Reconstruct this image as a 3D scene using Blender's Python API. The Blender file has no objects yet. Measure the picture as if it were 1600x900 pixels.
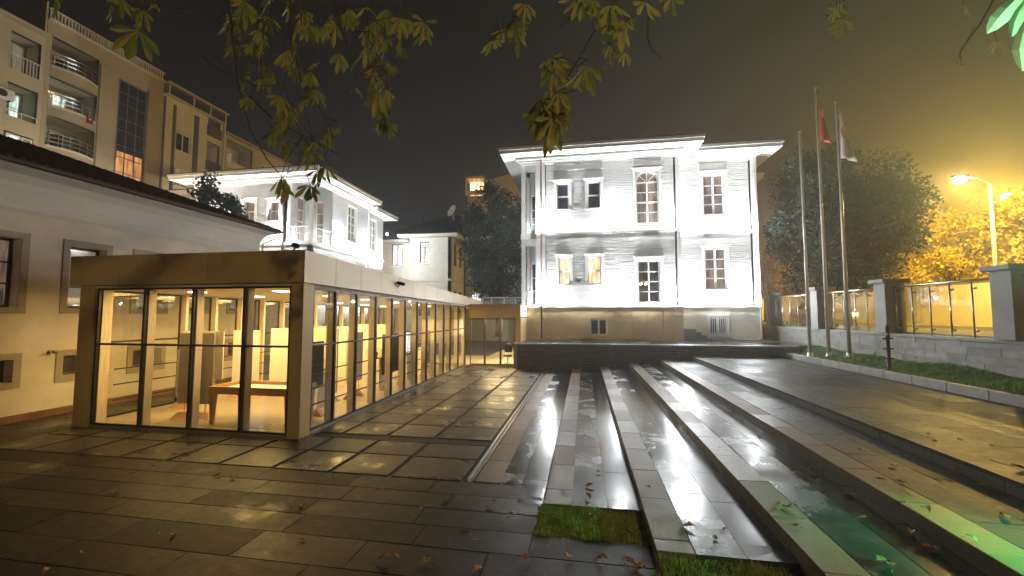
import bpy, math, random
import numpy as np
from mathutils import Vector
R = math.radians
random.seed(7)
rng = np.random.default_rng(7)
sc = bpy.context.scene
col = sc.collection

# ------------------------------------------------------------------ camera, sky, exposure
F, PITCH, YAW, EYE = 650.0, math.atan(42/650), R(9.8), 2.4
cd = bpy.data.cameras.new('camera'); cam = bpy.data.objects.new('camera', cd); col.objects.link(cam)
cam.location = (0, 0, EYE); cam.rotation_euler = (R(90)+PITCH, 0, YAW)
cd.sensor_width = 36; cd.lens = 36*F/1600; cd.clip_start = .05; cd.clip_end = 2000
sc.camera = cam
w = bpy.data.worlds.new('World'); sc.world = w; w.use_nodes = True
nt = w.node_tree; N = nt.nodes; bg = N['Background']
sky = N.new('ShaderNodeTexSky'); sky.sky_type = 'NISHITA'; sky.sun_disc = False
sky.sun_elevation = R(-6); sky.sun_rotation = R(200)
geo = N.new('ShaderNodeTexCoord'); sep = N.new('ShaderNodeSeparateXYZ'); nt.links.new(geo.outputs['Generated'], sep.inputs[0])
rp = N.new('ShaderNodeValToRGB'); nt.links.new(sep.outputs['Z'], rp.inputs[0])
rp.color_ramp.elements[0].position = 0.0; rp.color_ramp.elements[0].color = (.052, .046, .056, 1)
rp.color_ramp.elements[1].position = .75; rp.color_ramp.elements[1].color = (.0045, .0045, .0048, 1)
e = rp.color_ramp.elements.new(.3); e.color = (.028, .026, .030, 1)
mul = N.new('ShaderNodeMixRGB'); mul.blend_type = 'ADD'; mul.inputs[0].default_value = .1
nt.links.new(rp.outputs[0], mul.inputs[1]); nt.links.new(sky.outputs[0], mul.inputs[2])
nt.links.new(mul.outputs[0], bg.inputs[0]); bg.inputs[1].default_value = .11
vs = sc.view_settings; vs.view_transform = 'Standard'; vs.look = 'None'; vs.exposure = 1.1; vs.gamma = 1; vs.use_curve_mapping = False
sc.render.engine = 'CYCLES'
cy = sc.cycles; cy.use_denoising = True; cy.max_bounces = 7; cy.diffuse_bounces = 3; cy.glossy_bounces = 4
cy.transparent_max_bounces = 24; cy.volume_bounces = 0; cy.sample_clamp_indirect = 6; cy.sample_clamp_direct = 0
cy.caustics_reflective = False; cy.caustics_refractive = False; cy.use_light_tree = True
cy.adaptive_threshold = .02

def ray(x, y):
    a = (x-800)/F; b = (450-y)/F; c, s = math.cos(PITCH), math.sin(PITCH)
    X, Y, Z = a, c-b*s, s+b*c; ca, sa = math.cos(YAW), math.sin(YAW)
    return Vector((X*ca-Y*sa, X*sa+Y*ca, Z))
def far(x, y, d):                      # a point d metres from the eye
    r = ray(x, y).normalized(); return r*d + Vector((0, 0, EYE))
def gnd(x, y, z=0):
    r = ray(x, y); return r*((z-EYE)/r.z) + Vector((0, 0, EYE))

# ------------------------------------------------------------------ lamps (each sits in a fixture built below)
def lamp(name, kind, loc, energy, color, parent=None, size=.1, **kw):
    L = bpy.data.lights.new(name, kind); L.energy = energy; L.color = color
    if kind == 'AREA':
        L.shape = 'RECTANGLE'; L.size = size; L.size_y = kw.get('size_y', size)
    else: L.shadow_soft_size = size
    if kind == 'SPOT': L.spot_size = kw.get('angle', R(90)); L.spot_blend = kw.get('blend', .6)
    o = bpy.data.objects.new(name, L); col.objects.link(o); o.location = loc
    if 'aim' in kw: o.rotation_euler = (Vector(kw['aim'])-Vector(loc)).to_track_quat('-Z', 'Y').to_euler()
    if parent is not None:
        o.parent = parent; o.location = Vector(loc)-wloc(parent)
    return o
def wloc(o):
    v = Vector((0, 0, 0))
    while o is not None:
        v += o.location; o = o.parent
    return v

# ------------------------------------------------------------------ materials
M = {}
def mat(name, base, rough=.6, metal=0, emis=None, es=0, var=0, vscale=2, bump=0, bscale=20, island=0, rvar=0, spec=.5, stretch=None, base2=None):
    m = bpy.data.materials.new(name); m.use_nodes = True; t = m.node_tree; n = t.nodes; b = n['Principled BSDF']
    b.inputs['Base Color'].default_value = (*base, 1); b.inputs['Roughness'].default_value = rough
    b.inputs['Metallic'].default_value = metal; b.inputs['Specular IOR Level'].default_value = spec
    tc = n.new('ShaderNodeTexCoord'); src = tc.outputs['Object']
    if stretch:
        mp = n.new('ShaderNodeMapping'); mp.inputs['Scale'].default_value = stretch; t.links.new(src, mp.inputs[0]); src = mp.outputs[0]
    if var or base2:
        nz = n.new('ShaderNodeTexNoise'); nz.inputs['Scale'].default_value = vscale; nz.inputs['Detail'].default_value = 6; nz.inputs['Roughness'].default_value = .65
        t.links.new(src, nz.inputs['Vector'])
        r = n.new('ShaderNodeValToRGB'); r.color_ramp.elements[0].position = .32; r.color_ramp.elements[1].position = .68
        lo = base2 or tuple(c*(1-var) for c in base); hi = base if base2 else tuple(min(1, c*(1+var)) for c in base)
        r.color_ramp.elements[0].color = (*lo, 1); r.color_ramp.elements[1].color = (*hi, 1)
        t.links.new(nz.outputs['Fac'], r.inputs[0]); out = r.outputs[0]
        if island:
            g = n.new('ShaderNodeNewGeometry'); mr = n.new('ShaderNodeMapRange'); mr.inputs['To Min'].default_value = 1-island; mr.inputs['To Max'].default_value = 1+island
            t.links.new(g.outputs['Random Per Island'], mr.inputs[0])
            mx = n.new('ShaderNodeVectorMath'); mx.operation = 'SCALE'; t.links.new(out, mx.inputs[0]); t.links.new(mr.outputs[0], mx.inputs['Scale']); out = mx.outputs[0]
        t.links.new(out, b.inputs['Base Color'])
        if rvar:
            mr = n.new('ShaderNodeMapRange'); mr.inputs['From Min'].default_value = .3; mr.inputs['From Max'].default_value = .7
            mr.inputs['To Min'].default_value = max(.02, rough-rvar); mr.inputs['To Max'].default_value = min(1, rough+rvar)
            t.links.new(nz.outputs['Fac'], mr.inputs[0]); t.links.new(mr.outputs[0], b.inputs['Roughness'])
    if bump:
        nb = n.new('ShaderNodeTexNoise'); nb.inputs['Scale'].default_value = bscale; nb.inputs['Detail'].default_value = 5
        t.links.new(src, nb.inputs['Vector'])
        bp = n.new('ShaderNodeBump'); bp.inputs['Strength'].default_value = bump; bp.inputs['Distance'].default_value = .02
        t.links.new(nb.outputs['Fac'], bp.inputs['Height']); t.links.new(bp.outputs[0], b.inputs['Normal'])
    if emis:
        b.inputs['Emission Color'].default_value = (*emis, 1); b.inputs['Emission Strength'].default_value = es
    M[name] = m; return m

mat('white_paint', (.78, .78, .76), .5, var=.05)
mat('white_metal', (.75, .75, .74), .35)
mat('cream_plaster', (.62, .58, .50), .85, var=.07, bump=.25, bscale=8)
mat('left_plaster', (.76, .69, .58), .85, var=.14, vscale=.8, bump=.25, bscale=6)
mat('left_cove_lit', (.74, .71, .66), .8, var=.05)  # whiter than the wall: the mansions' light on the cove is coloured in
mat('surround', (.42, .36, .27), .8, var=.08)
mat('plinth', (.76, .58, .30), .7, var=.12, vscale=1.2, bump=.2, bscale=15)
mat('plinth_pale', (.74, .70, .60), .7, var=.08, bump=.2)
mat('brick_edge', (.22, .12, .08), .8, var=.3)
mat('roof_tile', (.085, .045, .032), .85, var=.35, vscale=5, bump=.6, bscale=12)
mat('roof_dark', (.012, .012, .016), .8, var=.3, vscale=4)
mat('bronze', (.62, .45, .20), .5, metal=.15, var=.08, vscale=.8, island=.06, bump=.03, bscale=3)
mat('bronze_lit', (.52, .43, .30), .45, metal=.3, var=.06, vscale=.8, island=.06)  # same bronze, paled in colour for the mansion's floodlight on the courtyard side
mat('frame_dark', (.035, .028, .022), .4, metal=.4)
mat('frame_brown', (.10, .055, .03), .5, var=.2)
mat('fin_wood', (.60, .51, .39), .5, var=.18, vscale=3, stretch=(8, 8, .6))
mat('table_wood', (.52, .29, .12), .42, var=.15, vscale=3, stretch=(2, 12, 12))
mat('orange_wood', (.45, .25, .13), .45, var=.15)
mat('pale_wood_floor', (.30, .25, .17), .35, var=.14, vscale=2, stretch=(1, 8, 1), rvar=.12)
mat('ceiling_white', (.75, .70, .6), .8, var=.03)
mat('panel_grey', (.42, .38, .31), .7, var=.04)
mat('panel_white', (.78, .74, .66), .6, var=.03)
mat('panel_black', (.03, .028, .025), .35)
mat('steel', (.62, .61, .58), .28, metal=1, var=.05)
mat('pole_steel', (.68, .67, .64), .35, metal=.35, var=.1)
mat('dark_metal', (.03, .03, .03), .45, metal=.5)
mat('rust_brown', (.055, .032, .022), .6, metal=.3, var=.3, vscale=12)
mat('apt_tan', (.40, .34, .235), .85, var=.07, vscale=.6)
mat('apt_beige', (.47, .42, .31), .85, var=.07, vscale=.6)
mat('apt_cream', (.66, .64, .58), .85, var=.06, vscale=.6)
mat('apt_purple', (.10, .085, .17), .7, var=.1)
mat('apt_white', (.62, .58, .5), .8, var=.05)
mat('apt_inside', (.34, .28, .19), .85, var=.05)
mat('pink_plaster', (.45, .20, .19), .85, var=.1)
mat('slate', (.045, .035, .028), .5, var=.5, vscale=3, island=.35, bump=.5, bscale=14, rvar=.15)
mat('coping', (.20, .20, .19), .4, var=.15, rvar=.1)
mat('grey_stone', (.22, .22, .21), .6, var=.22, vscale=4, island=.18, bump=.3, bscale=12)
mat('pillar_stone', (.27, .275, .27), .65, var=.1, vscale=3, bump=.15)
mat('kerb_stone', (.27, .27, .26), .55, var=.15, vscale=5, island=.15, bump=.2)
mat('asphalt', (.05, .05, .05), .5, var=.25, vscale=2, bump=.2, bscale=40, rvar=.2)
mat('earth', (.05, .045, .04), .9, var=.3)
mat('gravel_dark', (.022, .020, .018), .8, var=.5, vscale=60, bump=.8, bscale=90)
mat('bark', (.06, .045, .03), .9, var=.3, vscale=8, bump=.6, bscale=18)
mat('twig', (.05, .045, .022), .8, var=.3)
mat('grass', (.23, .29, .045), .7, var=.35, vscale=9, island=.4)
mat('grass_lit', (.13, .33, .045), .7, var=.3, vscale=3, island=.35)  # brighter copy of the grass, with the mansion's floodlight put into its colour
mat('tyre', (.02, .02, .02), .8)
mat('car_paint', (.5, .5, .5), .25, metal=.3)
mat('flag_red', (.55, .02, .02), .7)
mat('flag_dark_red', (.22, .015, .015), .8)
mat('flag_white', (.75, .72, .65), .7)
mat('flag_orange', (.55, .16, .04), .7)
mat('sodium_glow', (1, .8, .3), .5, emis=(1, .70, .22), es=900)
mat('flood_glow', (1, 1, 1), .5, emis=(.95, .98, 1), es=40)
mat('warm_glow', (1, .9, .7), .5, emis=(1, .74, .36), es=12)
mat('head_glow', (1, .9, .7), .5, emis=(1, .72, .3), es=25)
mat('green_glow', (.2, 1, .5), .5, emis=(.1, 1, .35), es=10)
mat('pane_dark', (.018, .02, .028), .06, spec=.7)
mat('pane_dim', (.05, .045, .04), .08, emis=(.9, .75, .5), es=.10, spec=.6)

def leafmat(name, cols, rough=.55, trans=.25):
    m = bpy.data.materials.new(name); m.use_nodes = True; t = m.node_tree; n = t.nodes; b = n['Principled BSDF']
    g = n.new('ShaderNodeNewGeometry'); r = n.new('ShaderNodeValToRGB'); cr = r.color_ramp
    cr.elements[0].color = (*cols[0], 1); cr.elements[1].color = (*cols[-1], 1)
    for i, c in enumerate(cols[1:-1]):
        cr.elements.new((i+1)/(len(cols)-1)).color = (*c, 1)
    tc = n.new('ShaderNodeTexCoord'); nz = n.new('ShaderNodeTexNoise'); nz.inputs['Scale'].default_value = 14; nz.inputs['Detail'].default_value = 4
    t.links.new(tc.outputs['Object'], nz.inputs['Vector'])
    a = n.new('ShaderNodeMath'); a.operation = 'MULTIPLY_ADD'; a.inputs[1].default_value = .6
    s = n.new('ShaderNodeMath'); s.operation = 'MULTIPLY_ADD'; s.inputs[1].default_value = .9; s.inputs[2].default_value = -.25
    t.links.new(nz.outputs['Fac'], s.inputs[0]); t.links.new(g.outputs['Random Per Island'], a.inputs[0]); t.links.new(s.outputs[0], a.inputs[2])
    t.links.new(a.outputs[0], r.inputs[0]); t.links.new(r.outputs[0], b.inputs['Base Color'])
    b.inputs['Roughness'].default_value = rough
    if trans:
        tr = n.new('ShaderNodeBsdfTranslucent'); t.links.new(r.outputs[0], tr.inputs[0]); mx = n.new('ShaderNodeMixShader'); mx.inputs[0].default_value = trans
        t.links.new(b.outputs[0], mx.inputs[1]); t.links.new(tr.outputs[0], mx.inputs[2]); t.links.new(mx.outputs[0], n['Material Output'].inputs['Surface'])
    M[name] = m
leafmat('leaf_chestnut', [(.05, .09, .017), (.10, .15, .024), (.17, .20, .032), (.23, .18, .035), (.18, .10, .024)], trans=.3)
leafmat('leaf_yellow', [(.10, .14, .022), (.20, .22, .035), (.27, .25, .045), (.25, .14, .03)], trans=.3)
leafmat('leaf_green_lit', [(.30, .42, .24), (.45, .6, .4)], trans=.2)  # chestnut leaf paled in colour to carry the green floodlight's glare
leafmat('leaf_dark', [(.012, .028, .010), (.03, .055, .018), (.05, .075, .03)], trans=.12)
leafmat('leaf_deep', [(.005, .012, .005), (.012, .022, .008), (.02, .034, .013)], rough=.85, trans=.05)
leafmat('leaf_mid', [(.02, .045, .02), (.05, .085, .035), (.09, .12, .05)], trans=.2)
leafmat('leaf_street', [(.16, .15, .03), (.32, .26, .05), (.42, .32, .07)], trans=.35)
leafmat('leaf_fallen', [(.10, .045, .015), (.26, .12, .03), (.34, .20, .05)], trans=0)

def glass(name, tint, refl=1.0, rough=.0, body=0):
    m = bpy.data.materials.new(name); m.use_nodes = True; t = m.node_tree; n = t.nodes; n.remove(n['Principled BSDF'])
    tr = n.new('ShaderNodeBsdfTransparent'); tr.inputs[0].default_value = (*tint, 1)
    gl = n.new('ShaderNodeBsdfGlossy'); gl.inputs['Roughness'].default_value = rough
    fr = n.new('ShaderNodeFresnel'); gg = n.new('ShaderNodeNewGeometry'); mr = n.new('ShaderNodeMapRange'); mr.inputs['To Min'].default_value = 1.5; mr.inputs['To Max'].default_value = 1/1.5
    t.links.new(gg.outputs['Backfacing'], mr.inputs[0]); t.links.new(mr.outputs[0], fr.inputs[0])
    ml = n.new('ShaderNodeMath'); ml.operation = 'MULTIPLY'; ml.inputs[1].default_value = refl; ml.use_clamp = True
    t.links.new(fr.outputs[0], ml.inputs[0]); src = tr.outputs[0]
    if body:
        df = n.new('ShaderNodeBsdfTranslucent'); df.inputs[0].default_value = (.8, .8, .76, 1); m2 = n.new('ShaderNodeMixShader'); m2.inputs[0].default_value = body
        t.links.new(src, m2.inputs[1]); t.links.new(df.outputs[0], m2.inputs[2]); src = m2.outputs[0]
    mx = n.new('ShaderNodeMixShader'); t.links.new(ml.outputs[0], mx.inputs[0]); t.links.new(src, mx.inputs[1]); t.links.new(gl.outputs[0], mx.inputs[2])
    t.links.new(mx.outputs[0], n['Material Output'].inputs['Surface']); M[name] = m
glass('glass_clear', (.93, .93, .90), 1.6)
glass('glass_fence', (.90, .90, .86), 1.1, 0, .14)
glass('glass_balcony', (.8, .85, .83), 1.5, 0, .05)

def boards(name, base, pitch=.17):                # painted lapped clapboards, old and uneven
    m = mat(name, base, .55, var=.05); t = m.node_tree; n = t.nodes; b = n['Principled BSDF']
    tc = n.new('ShaderNodeTexCoord'); sp = n.new('ShaderNodeSeparateXYZ'); t.links.new(tc.outputs['Object'], sp.inputs[0])
    d = n.new('ShaderNodeMath'); d.operation = 'DIVIDE'; d.inputs[1].default_value = pitch; t.links.new(sp.outputs['Z'], d.inputs[0])
    f = n.new('ShaderNodeMath'); f.operation = 'FRACT'; t.links.new(d.outputs[0], f.inputs[0])
    fl = n.new('ShaderNodeMath'); fl.operation = 'FLOOR'; t.links.new(d.outputs[0], fl.inputs[0])
    inv = n.new('ShaderNodeMath'); inv.operation = 'SUBTRACT'; inv.inputs[0].default_value = 1; t.links.new(f.outputs[0], inv.inputs[1])
    mp = n.new('ShaderNodeMapping'); mp.inputs['Scale'].default_value = (.9, .9, 26); t.links.new(tc.outputs['Object'], mp.inputs[0])
    nz = n.new('ShaderNodeTexNoise'); nz.inputs['Scale'].default_value = 1.0; nz.inputs['Detail'].default_value = 4; nz.inputs['Roughness'].default_value = .6; t.links.new(mp.outputs[0], nz.inputs['Vector'])
    a = n.new('ShaderNodeMath'); a.operation = 'MULTIPLY_ADD'; a.inputs[1].default_value = 1.3
    t.links.new(nz.outputs['Fac'], a.inputs[0]); t.links.new(inv.outputs[0], a.inputs[2])
    bp = n.new('ShaderNodeBump'); bp.inputs['Strength'].default_value = .9; bp.inputs['Distance'].default_value = .085
    t.links.new(a.outputs[0], bp.inputs['Height']); t.links.new(bp.outputs[0], b.inputs['Normal'])
boards('clapboard', (.76, .76, .74))

def lit_pane(name, c1, c2, s, scale=3):
    m = mat(name, (.08, .07, .06), .08); t = m.node_tree; n = t.nodes; b = n['Principled BSDF']
    tc = n.new('ShaderNodeTexCoord'); mp = n.new('ShaderNodeMapping'); mp.inputs['Scale'].default_value = (3, 3, .5); t.links.new(tc.outputs['Object'], mp.inputs[0])
    nz = n.new('ShaderNodeTexNoise'); nz.inputs['Scale'].default_value = scale; nz.inputs['Detail'].default_value = 3; t.links.new(mp.outputs[0], nz.inputs['Vector'])
    r = n.new('ShaderNodeValToRGB'); r.color_ramp.elements[0].position = .38; r.color_ramp.elements[1].position = .62
    r.color_ramp.elements[0].color = (*c1, 1); r.color_ramp.elements[1].color = (*c2, 1)
    t.links.new(nz.outputs['Fac'], r.inputs[0]); t.links.new(r.outputs[0], b.inputs['Emission Color']); b.inputs['Emission Strength'].default_value = s
lit_pane('lit_warm', (.55, .33, .16), (1, .78, .5), .75)
lit_pane('lit_orange', (.32, .10, .03), (.85, .38, .12), .5, 2)
lit_pane('lit_cool', (.25, .35, .30), (.8, 1, .9), .8)
lit_pane('lit_room', (.05, .035, .03), (.42, .27, .18), .35, 2)
lit_pane('lit_white', (.35, .36, .36), (1, 1, .95), .95, 2)
lit_pane('lit_blaze', (1, .35, .08), (1, .75, .35), 3.5, 4)

def wet(name, base, base2, isl, wetness, bumpy=.12, smooth=.13, sp=.5):     # stone with a wet film and standing puddles
    m = bpy.data.materials.new(name); m.use_nodes = True; t = m.node_tree; n = t.nodes; b = n['Principled BSDF']
    tc = n.new('ShaderNodeTexCoord')
    def noise(s, d=5, ro=.6, st=None):
        z = n.new('ShaderNodeTexNoise'); z.inputs['Scale'].default_value = s; z.inputs['Detail'].default_value = d; z.inputs['Roughness'].default_value = ro
        if st:
            mp = n.new('ShaderNodeMapping'); mp.inputs['Scale'].default_value = st; t.links.new(tc.outputs['Object'], mp.inputs[0]); t.links.new(mp.outputs[0], z.inputs['Vector'])
        else: t.links.new(tc.outputs['Object'], z.inputs['Vector'])
        return z.outputs['Fac']
    def ramp(src, p0, p1, c0, c1):
        r = n.new('ShaderNodeMapRange'); r.inputs['From Min'].default_value = p0; r.inputs['From Max'].default_value = p1
        r.inputs['To Min'].default_value = c0; r.inputs['To Max'].default_value = c1; t.links.new(src, r.inputs[0]); return r.outputs[0]
    big = noise(.9, 7, .65); fine = noise(9, 5); g = n.new('ShaderNodeNewGeometry')
    c = n.new('ShaderNodeValToRGB'); c.color_ramp.elements[0].position = .3; c.color_ramp.elements[1].position = .7
    c.color_ramp.elements[0].color = (*base2, 1); c.color_ramp.elements[1].color = (*base, 1); t.links.new(fine, c.inputs[0])
    k = ramp(g.outputs['Random Per Island'], 0, 1, 1-isl, 1+isl)
    film = ramp(big, wetness-.07, wetness+.07, 1, 0)           # 1 = puddle
    dk = ramp(film, 0, 1, 1, .62); mm = n.new('ShaderNodeMath'); mm.operation = 'MULTIPLY'; t.links.new(k, mm.inputs[0]); t.links.new(dk, mm.inputs[1])
    v = n.new('ShaderNodeVectorMath'); v.operation = 'SCALE'; t.links.new(c.outputs[0], v.inputs[0]); t.links.new(mm.outputs[0], v.inputs['Scale'])
    t.links.new(v.outputs[0], b.inputs['Base Color'])
    ra = n.new('ShaderNodeMath'); ra.operation = 'MULTIPLY_ADD'; ra.inputs[1].default_value = .22; t.links.new(g.outputs['Random Per Island'], ra.inputs[0]); t.links.new(ramp(fine, .3, .7, .24, .44), ra.inputs[2])
    rr = ra.outputs[0]; mi = n.new('ShaderNodeMix'); mi.data_type = 'FLOAT'
    t.links.new(film, mi.inputs[0]); t.links.new(rr, mi.inputs[2]); mi.inputs[3].default_value = smooth; t.links.new(mi.outputs[0], b.inputs['Roughness'])
    bp = n.new('ShaderNodeBump'); bp.inputs['Distance'].default_value = .01
    t.links.new(ramp(film, 0, 1, bumpy*2.2, bumpy*.25), bp.inputs['Strength']); t.links.new(noise(26, 6, .7), bp.inputs['Height']); t.links.new(bp.outputs[0], b.inputs['Normal'])
    b.inputs['Specular IOR Level'].default_value = sp
    M[name] = m
wet('slab', (.045, .039, .030), (.022, .020, .017), .4, .41, .2, .13, .4)
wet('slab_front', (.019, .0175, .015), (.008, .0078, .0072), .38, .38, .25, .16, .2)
wet('tread_tan', (.15, .10, .042), (.095, .065, .030), .15, .24, .25, .3, .3)
wet('tread_grey', (.075, .078, .078), (.045, .047, .05), .16, .56, .12, .17)
wet('tread_wet', (.035, .038, .042), (.02, .023, .026), .14, .70, .10, .15)
wet('upper_paving', (.034, .036, .030), (.019, .021, .018), .25, .33, .35, .34, .22)
wet('riser', (.10, .105, .10), (.06, .064, .062), .2, .3)

# ------------------------------------------------------------------ mesh builder
class MB:
    def __init__(s): s.v = []; s.f = []
    def add(s, vs, fs):
        b = len(s.v); s.v += [tuple(p) for p in vs]; s.f += [tuple(i+b for i in f) for f in fs]; return s
    def box(s, x0, x1, y0, y1, z0, z1):
        return s.hexa([(x0,y0,z0),(x1,y0,z0),(x1,y1,z0),(x0,y1,z0),(x0,y0,z1),(x1,y0,z1),(x1,y1,z1),(x0,y1,z1)])
    def hexa(s, p): return s.add(p, [(0,3,2,1),(4,5,6,7),(0,1,5,4),(1,2,6,5),(2,3,7,6),(3,0,4,7)])
    def bt(s, T, u0, u1, o0, o1, z0, z1):
        return s.hexa([T(u0,o0,z0),T(u1,o0,z0),T(u1,o1,z0),T(u0,o1,z0),T(u0,o0,z1),T(u1,o0,z1),T(u1,o1,z1),T(u0,o1,z1)])
    def quad(s, a, b, c, d): return s.add([a, b, c, d], [(0,1,2,3)])
    def tube(s, pts, r, n=8, cap=True):
        pts = [Vector(p) for p in pts]; rs = r if isinstance(r, (list, tuple)) else [r]*len(pts); b = len(s.v); k = len(pts)
        for i, p in enumerate(pts):
            d = (pts[min(i+1, k-1)]-pts[max(i-1, 0)]).normalized()
            a = d.cross(Vector((0, 0, 1)));
            if a.length < .05: a = d.cross(Vector((1, 0, 0)))
            a.normalize(); c = d.cross(a)
            for j in range(n):
                t = 2*math.pi*j/n; s.v.append(tuple(p+(a*math.cos(t)+c*math.sin(t))*rs[i]))
        for i in range(k-1):
            for j in range(n): s.f.append((b+i*n+j, b+i*n+(j+1)%n, b+(i+1)*n+(j+1)%n, b+(i+1)*n+j))
        if cap:
            s.f.append(tuple(b+j for j in range(n))[::-1]); s.f.append(tuple(b+(k-1)*n+j for j in range(n)))
        return s
    def lathe(s, c, prof, n=16):
        b = len(s.v); k = len(prof)
        for (r, z) in prof:
            for j in range(n):
                t = 2*math.pi*j/n; s.v.append((c[0]+r*math.cos(t), c[1]+r*math.sin(t), c[2]+z))
        for i in range(k-1):
            for j in range(n): s.f.append((b+i*n+j, b+i*n+(j+1)%n, b+(i+1)*n+(j+1)%n, b+(i+1)*n+j))
        return s
    def poly(s, pts, ext):                          # extrude polygon pts by vector ext
        n = len(pts); e = Vector(ext); a = [Vector(p) for p in pts]
        return s.add(a+[p+e for p in a], [tuple(range(n))[::-1], tuple(range(n, 2*n))]+[(i, (i+1)%n, n+(i+1)%n, n+i) for i in range(n)])
    def build(s, name, m, parent=None, smooth=False, bevel=0):
        me = bpy.data.meshes.new(name); off = wloc(parent) if parent is not None else Vector((0, 0, 0))
        me.from_pydata([(x-off.x, y-off.y, z-off.z) for x, y, z in s.v], [], s.f)
        me.materials.append(M[m] if isinstance(m, str) else m)
        if smooth: me.polygons.foreach_set('use_smooth', [True]*len(me.polygons))
        me.update()
        o = bpy.data.objects.new(name, me); col.objects.link(o)
        if parent is not None: o.parent = parent
        if bevel:
            b = o.modifiers.new('bevel', 'BEVEL'); b.width = bevel; b.segments = 2; b.limit_method = 'ANGLE'
        return o
def tag(o, label=None, cat=None, group=None, kind=None):
    for k, v in (('label', label), ('category', cat), ('group', group), ('kind', kind)):
        if v: o[k] = v
    return o
def thing(name, loc, label, cat, group=None):
    o = bpy.data.objects.new(name, None); o.empty_display_size = .2; col.objects.link(o); o.location = loc
    return tag(o, label, cat, group)
def kids(o): return [c for c in bpy.data.objects if c.parent == o]
def copy_tree(o, parent=None):
    c = o.copy(); col.objects.link(c); c.parent = parent
    for ch in kids(o): copy_tree(ch, c)
    return c
def structure(mb, name, m, **k): return tag(mb.build(name, m, **k), kind='structure')
def S(ox, oy):                                      # a wall that faces the camera
    return lambda u, o, z: (ox+u, oy-o, z)
def E_(ox, oy):                                     # a wall that faces +x; u runs away from the camera
    return lambda u, o, z: (ox+o, oy+u, z)
def W_(ox, oy):
    return lambda u, o, z: (ox-o, oy+u, z)

def wall(mb, T, u0, u1, z0, z1, holes=(), depth=.25):
    us = sorted({u0, u1, *[h[0] for h in holes], *[h[1] for h in holes]}); zs = sorted({z0, z1, *[h[2] for h in holes], *[h[3] for h in holes]})
    us = [u for u in us if u0 <= u <= u1]; zs = [z for z in zs if z0 <= z <= z1]
    for a, b in zip(us, us[1:]):
        for c, d in zip(zs, zs[1:]):
            um, zm = (a+b)/2, (c+d)/2
            if any(h[0] < um < h[1] and h[2] < zm < h[3] for h in holes): continue
            for o in (0, -depth): mb.quad(T(a, o, c), T(b, o, c), T(b, o, d), T(a, o, d))
    for h in list(holes)+[(u0, u1, z0, z1)]:
        a, b, c, d = h[:4]
        for p, q in (((a, c), (b, c)), ((b, c), (b, d)), ((b, d), (a, d)), ((a, d), (a, c))):
            mb.quad(T(p[0], 0, p[1]), T(q[0], 0, q[1]), T(q[0], -depth, q[1]), T(p[0], -depth, p[1]))
        if len(h) > 4 and h[4] == 'arch':
            r = (b-a)/2; um = (a+b)/2; zc = d-r
            for sg in (-1, 1):
                pts = [T(um+sg*r, 0, d)]+[T(um+sg*r*math.cos(t), 0, zc+r*math.sin(t)) for t in [i*math.pi/2/8 for i in range(9)]]
                e = Vector(T(0, -depth, 0))-Vector(T(0, 0, 0)); mb.poly(pts, e)
    return mb

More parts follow.
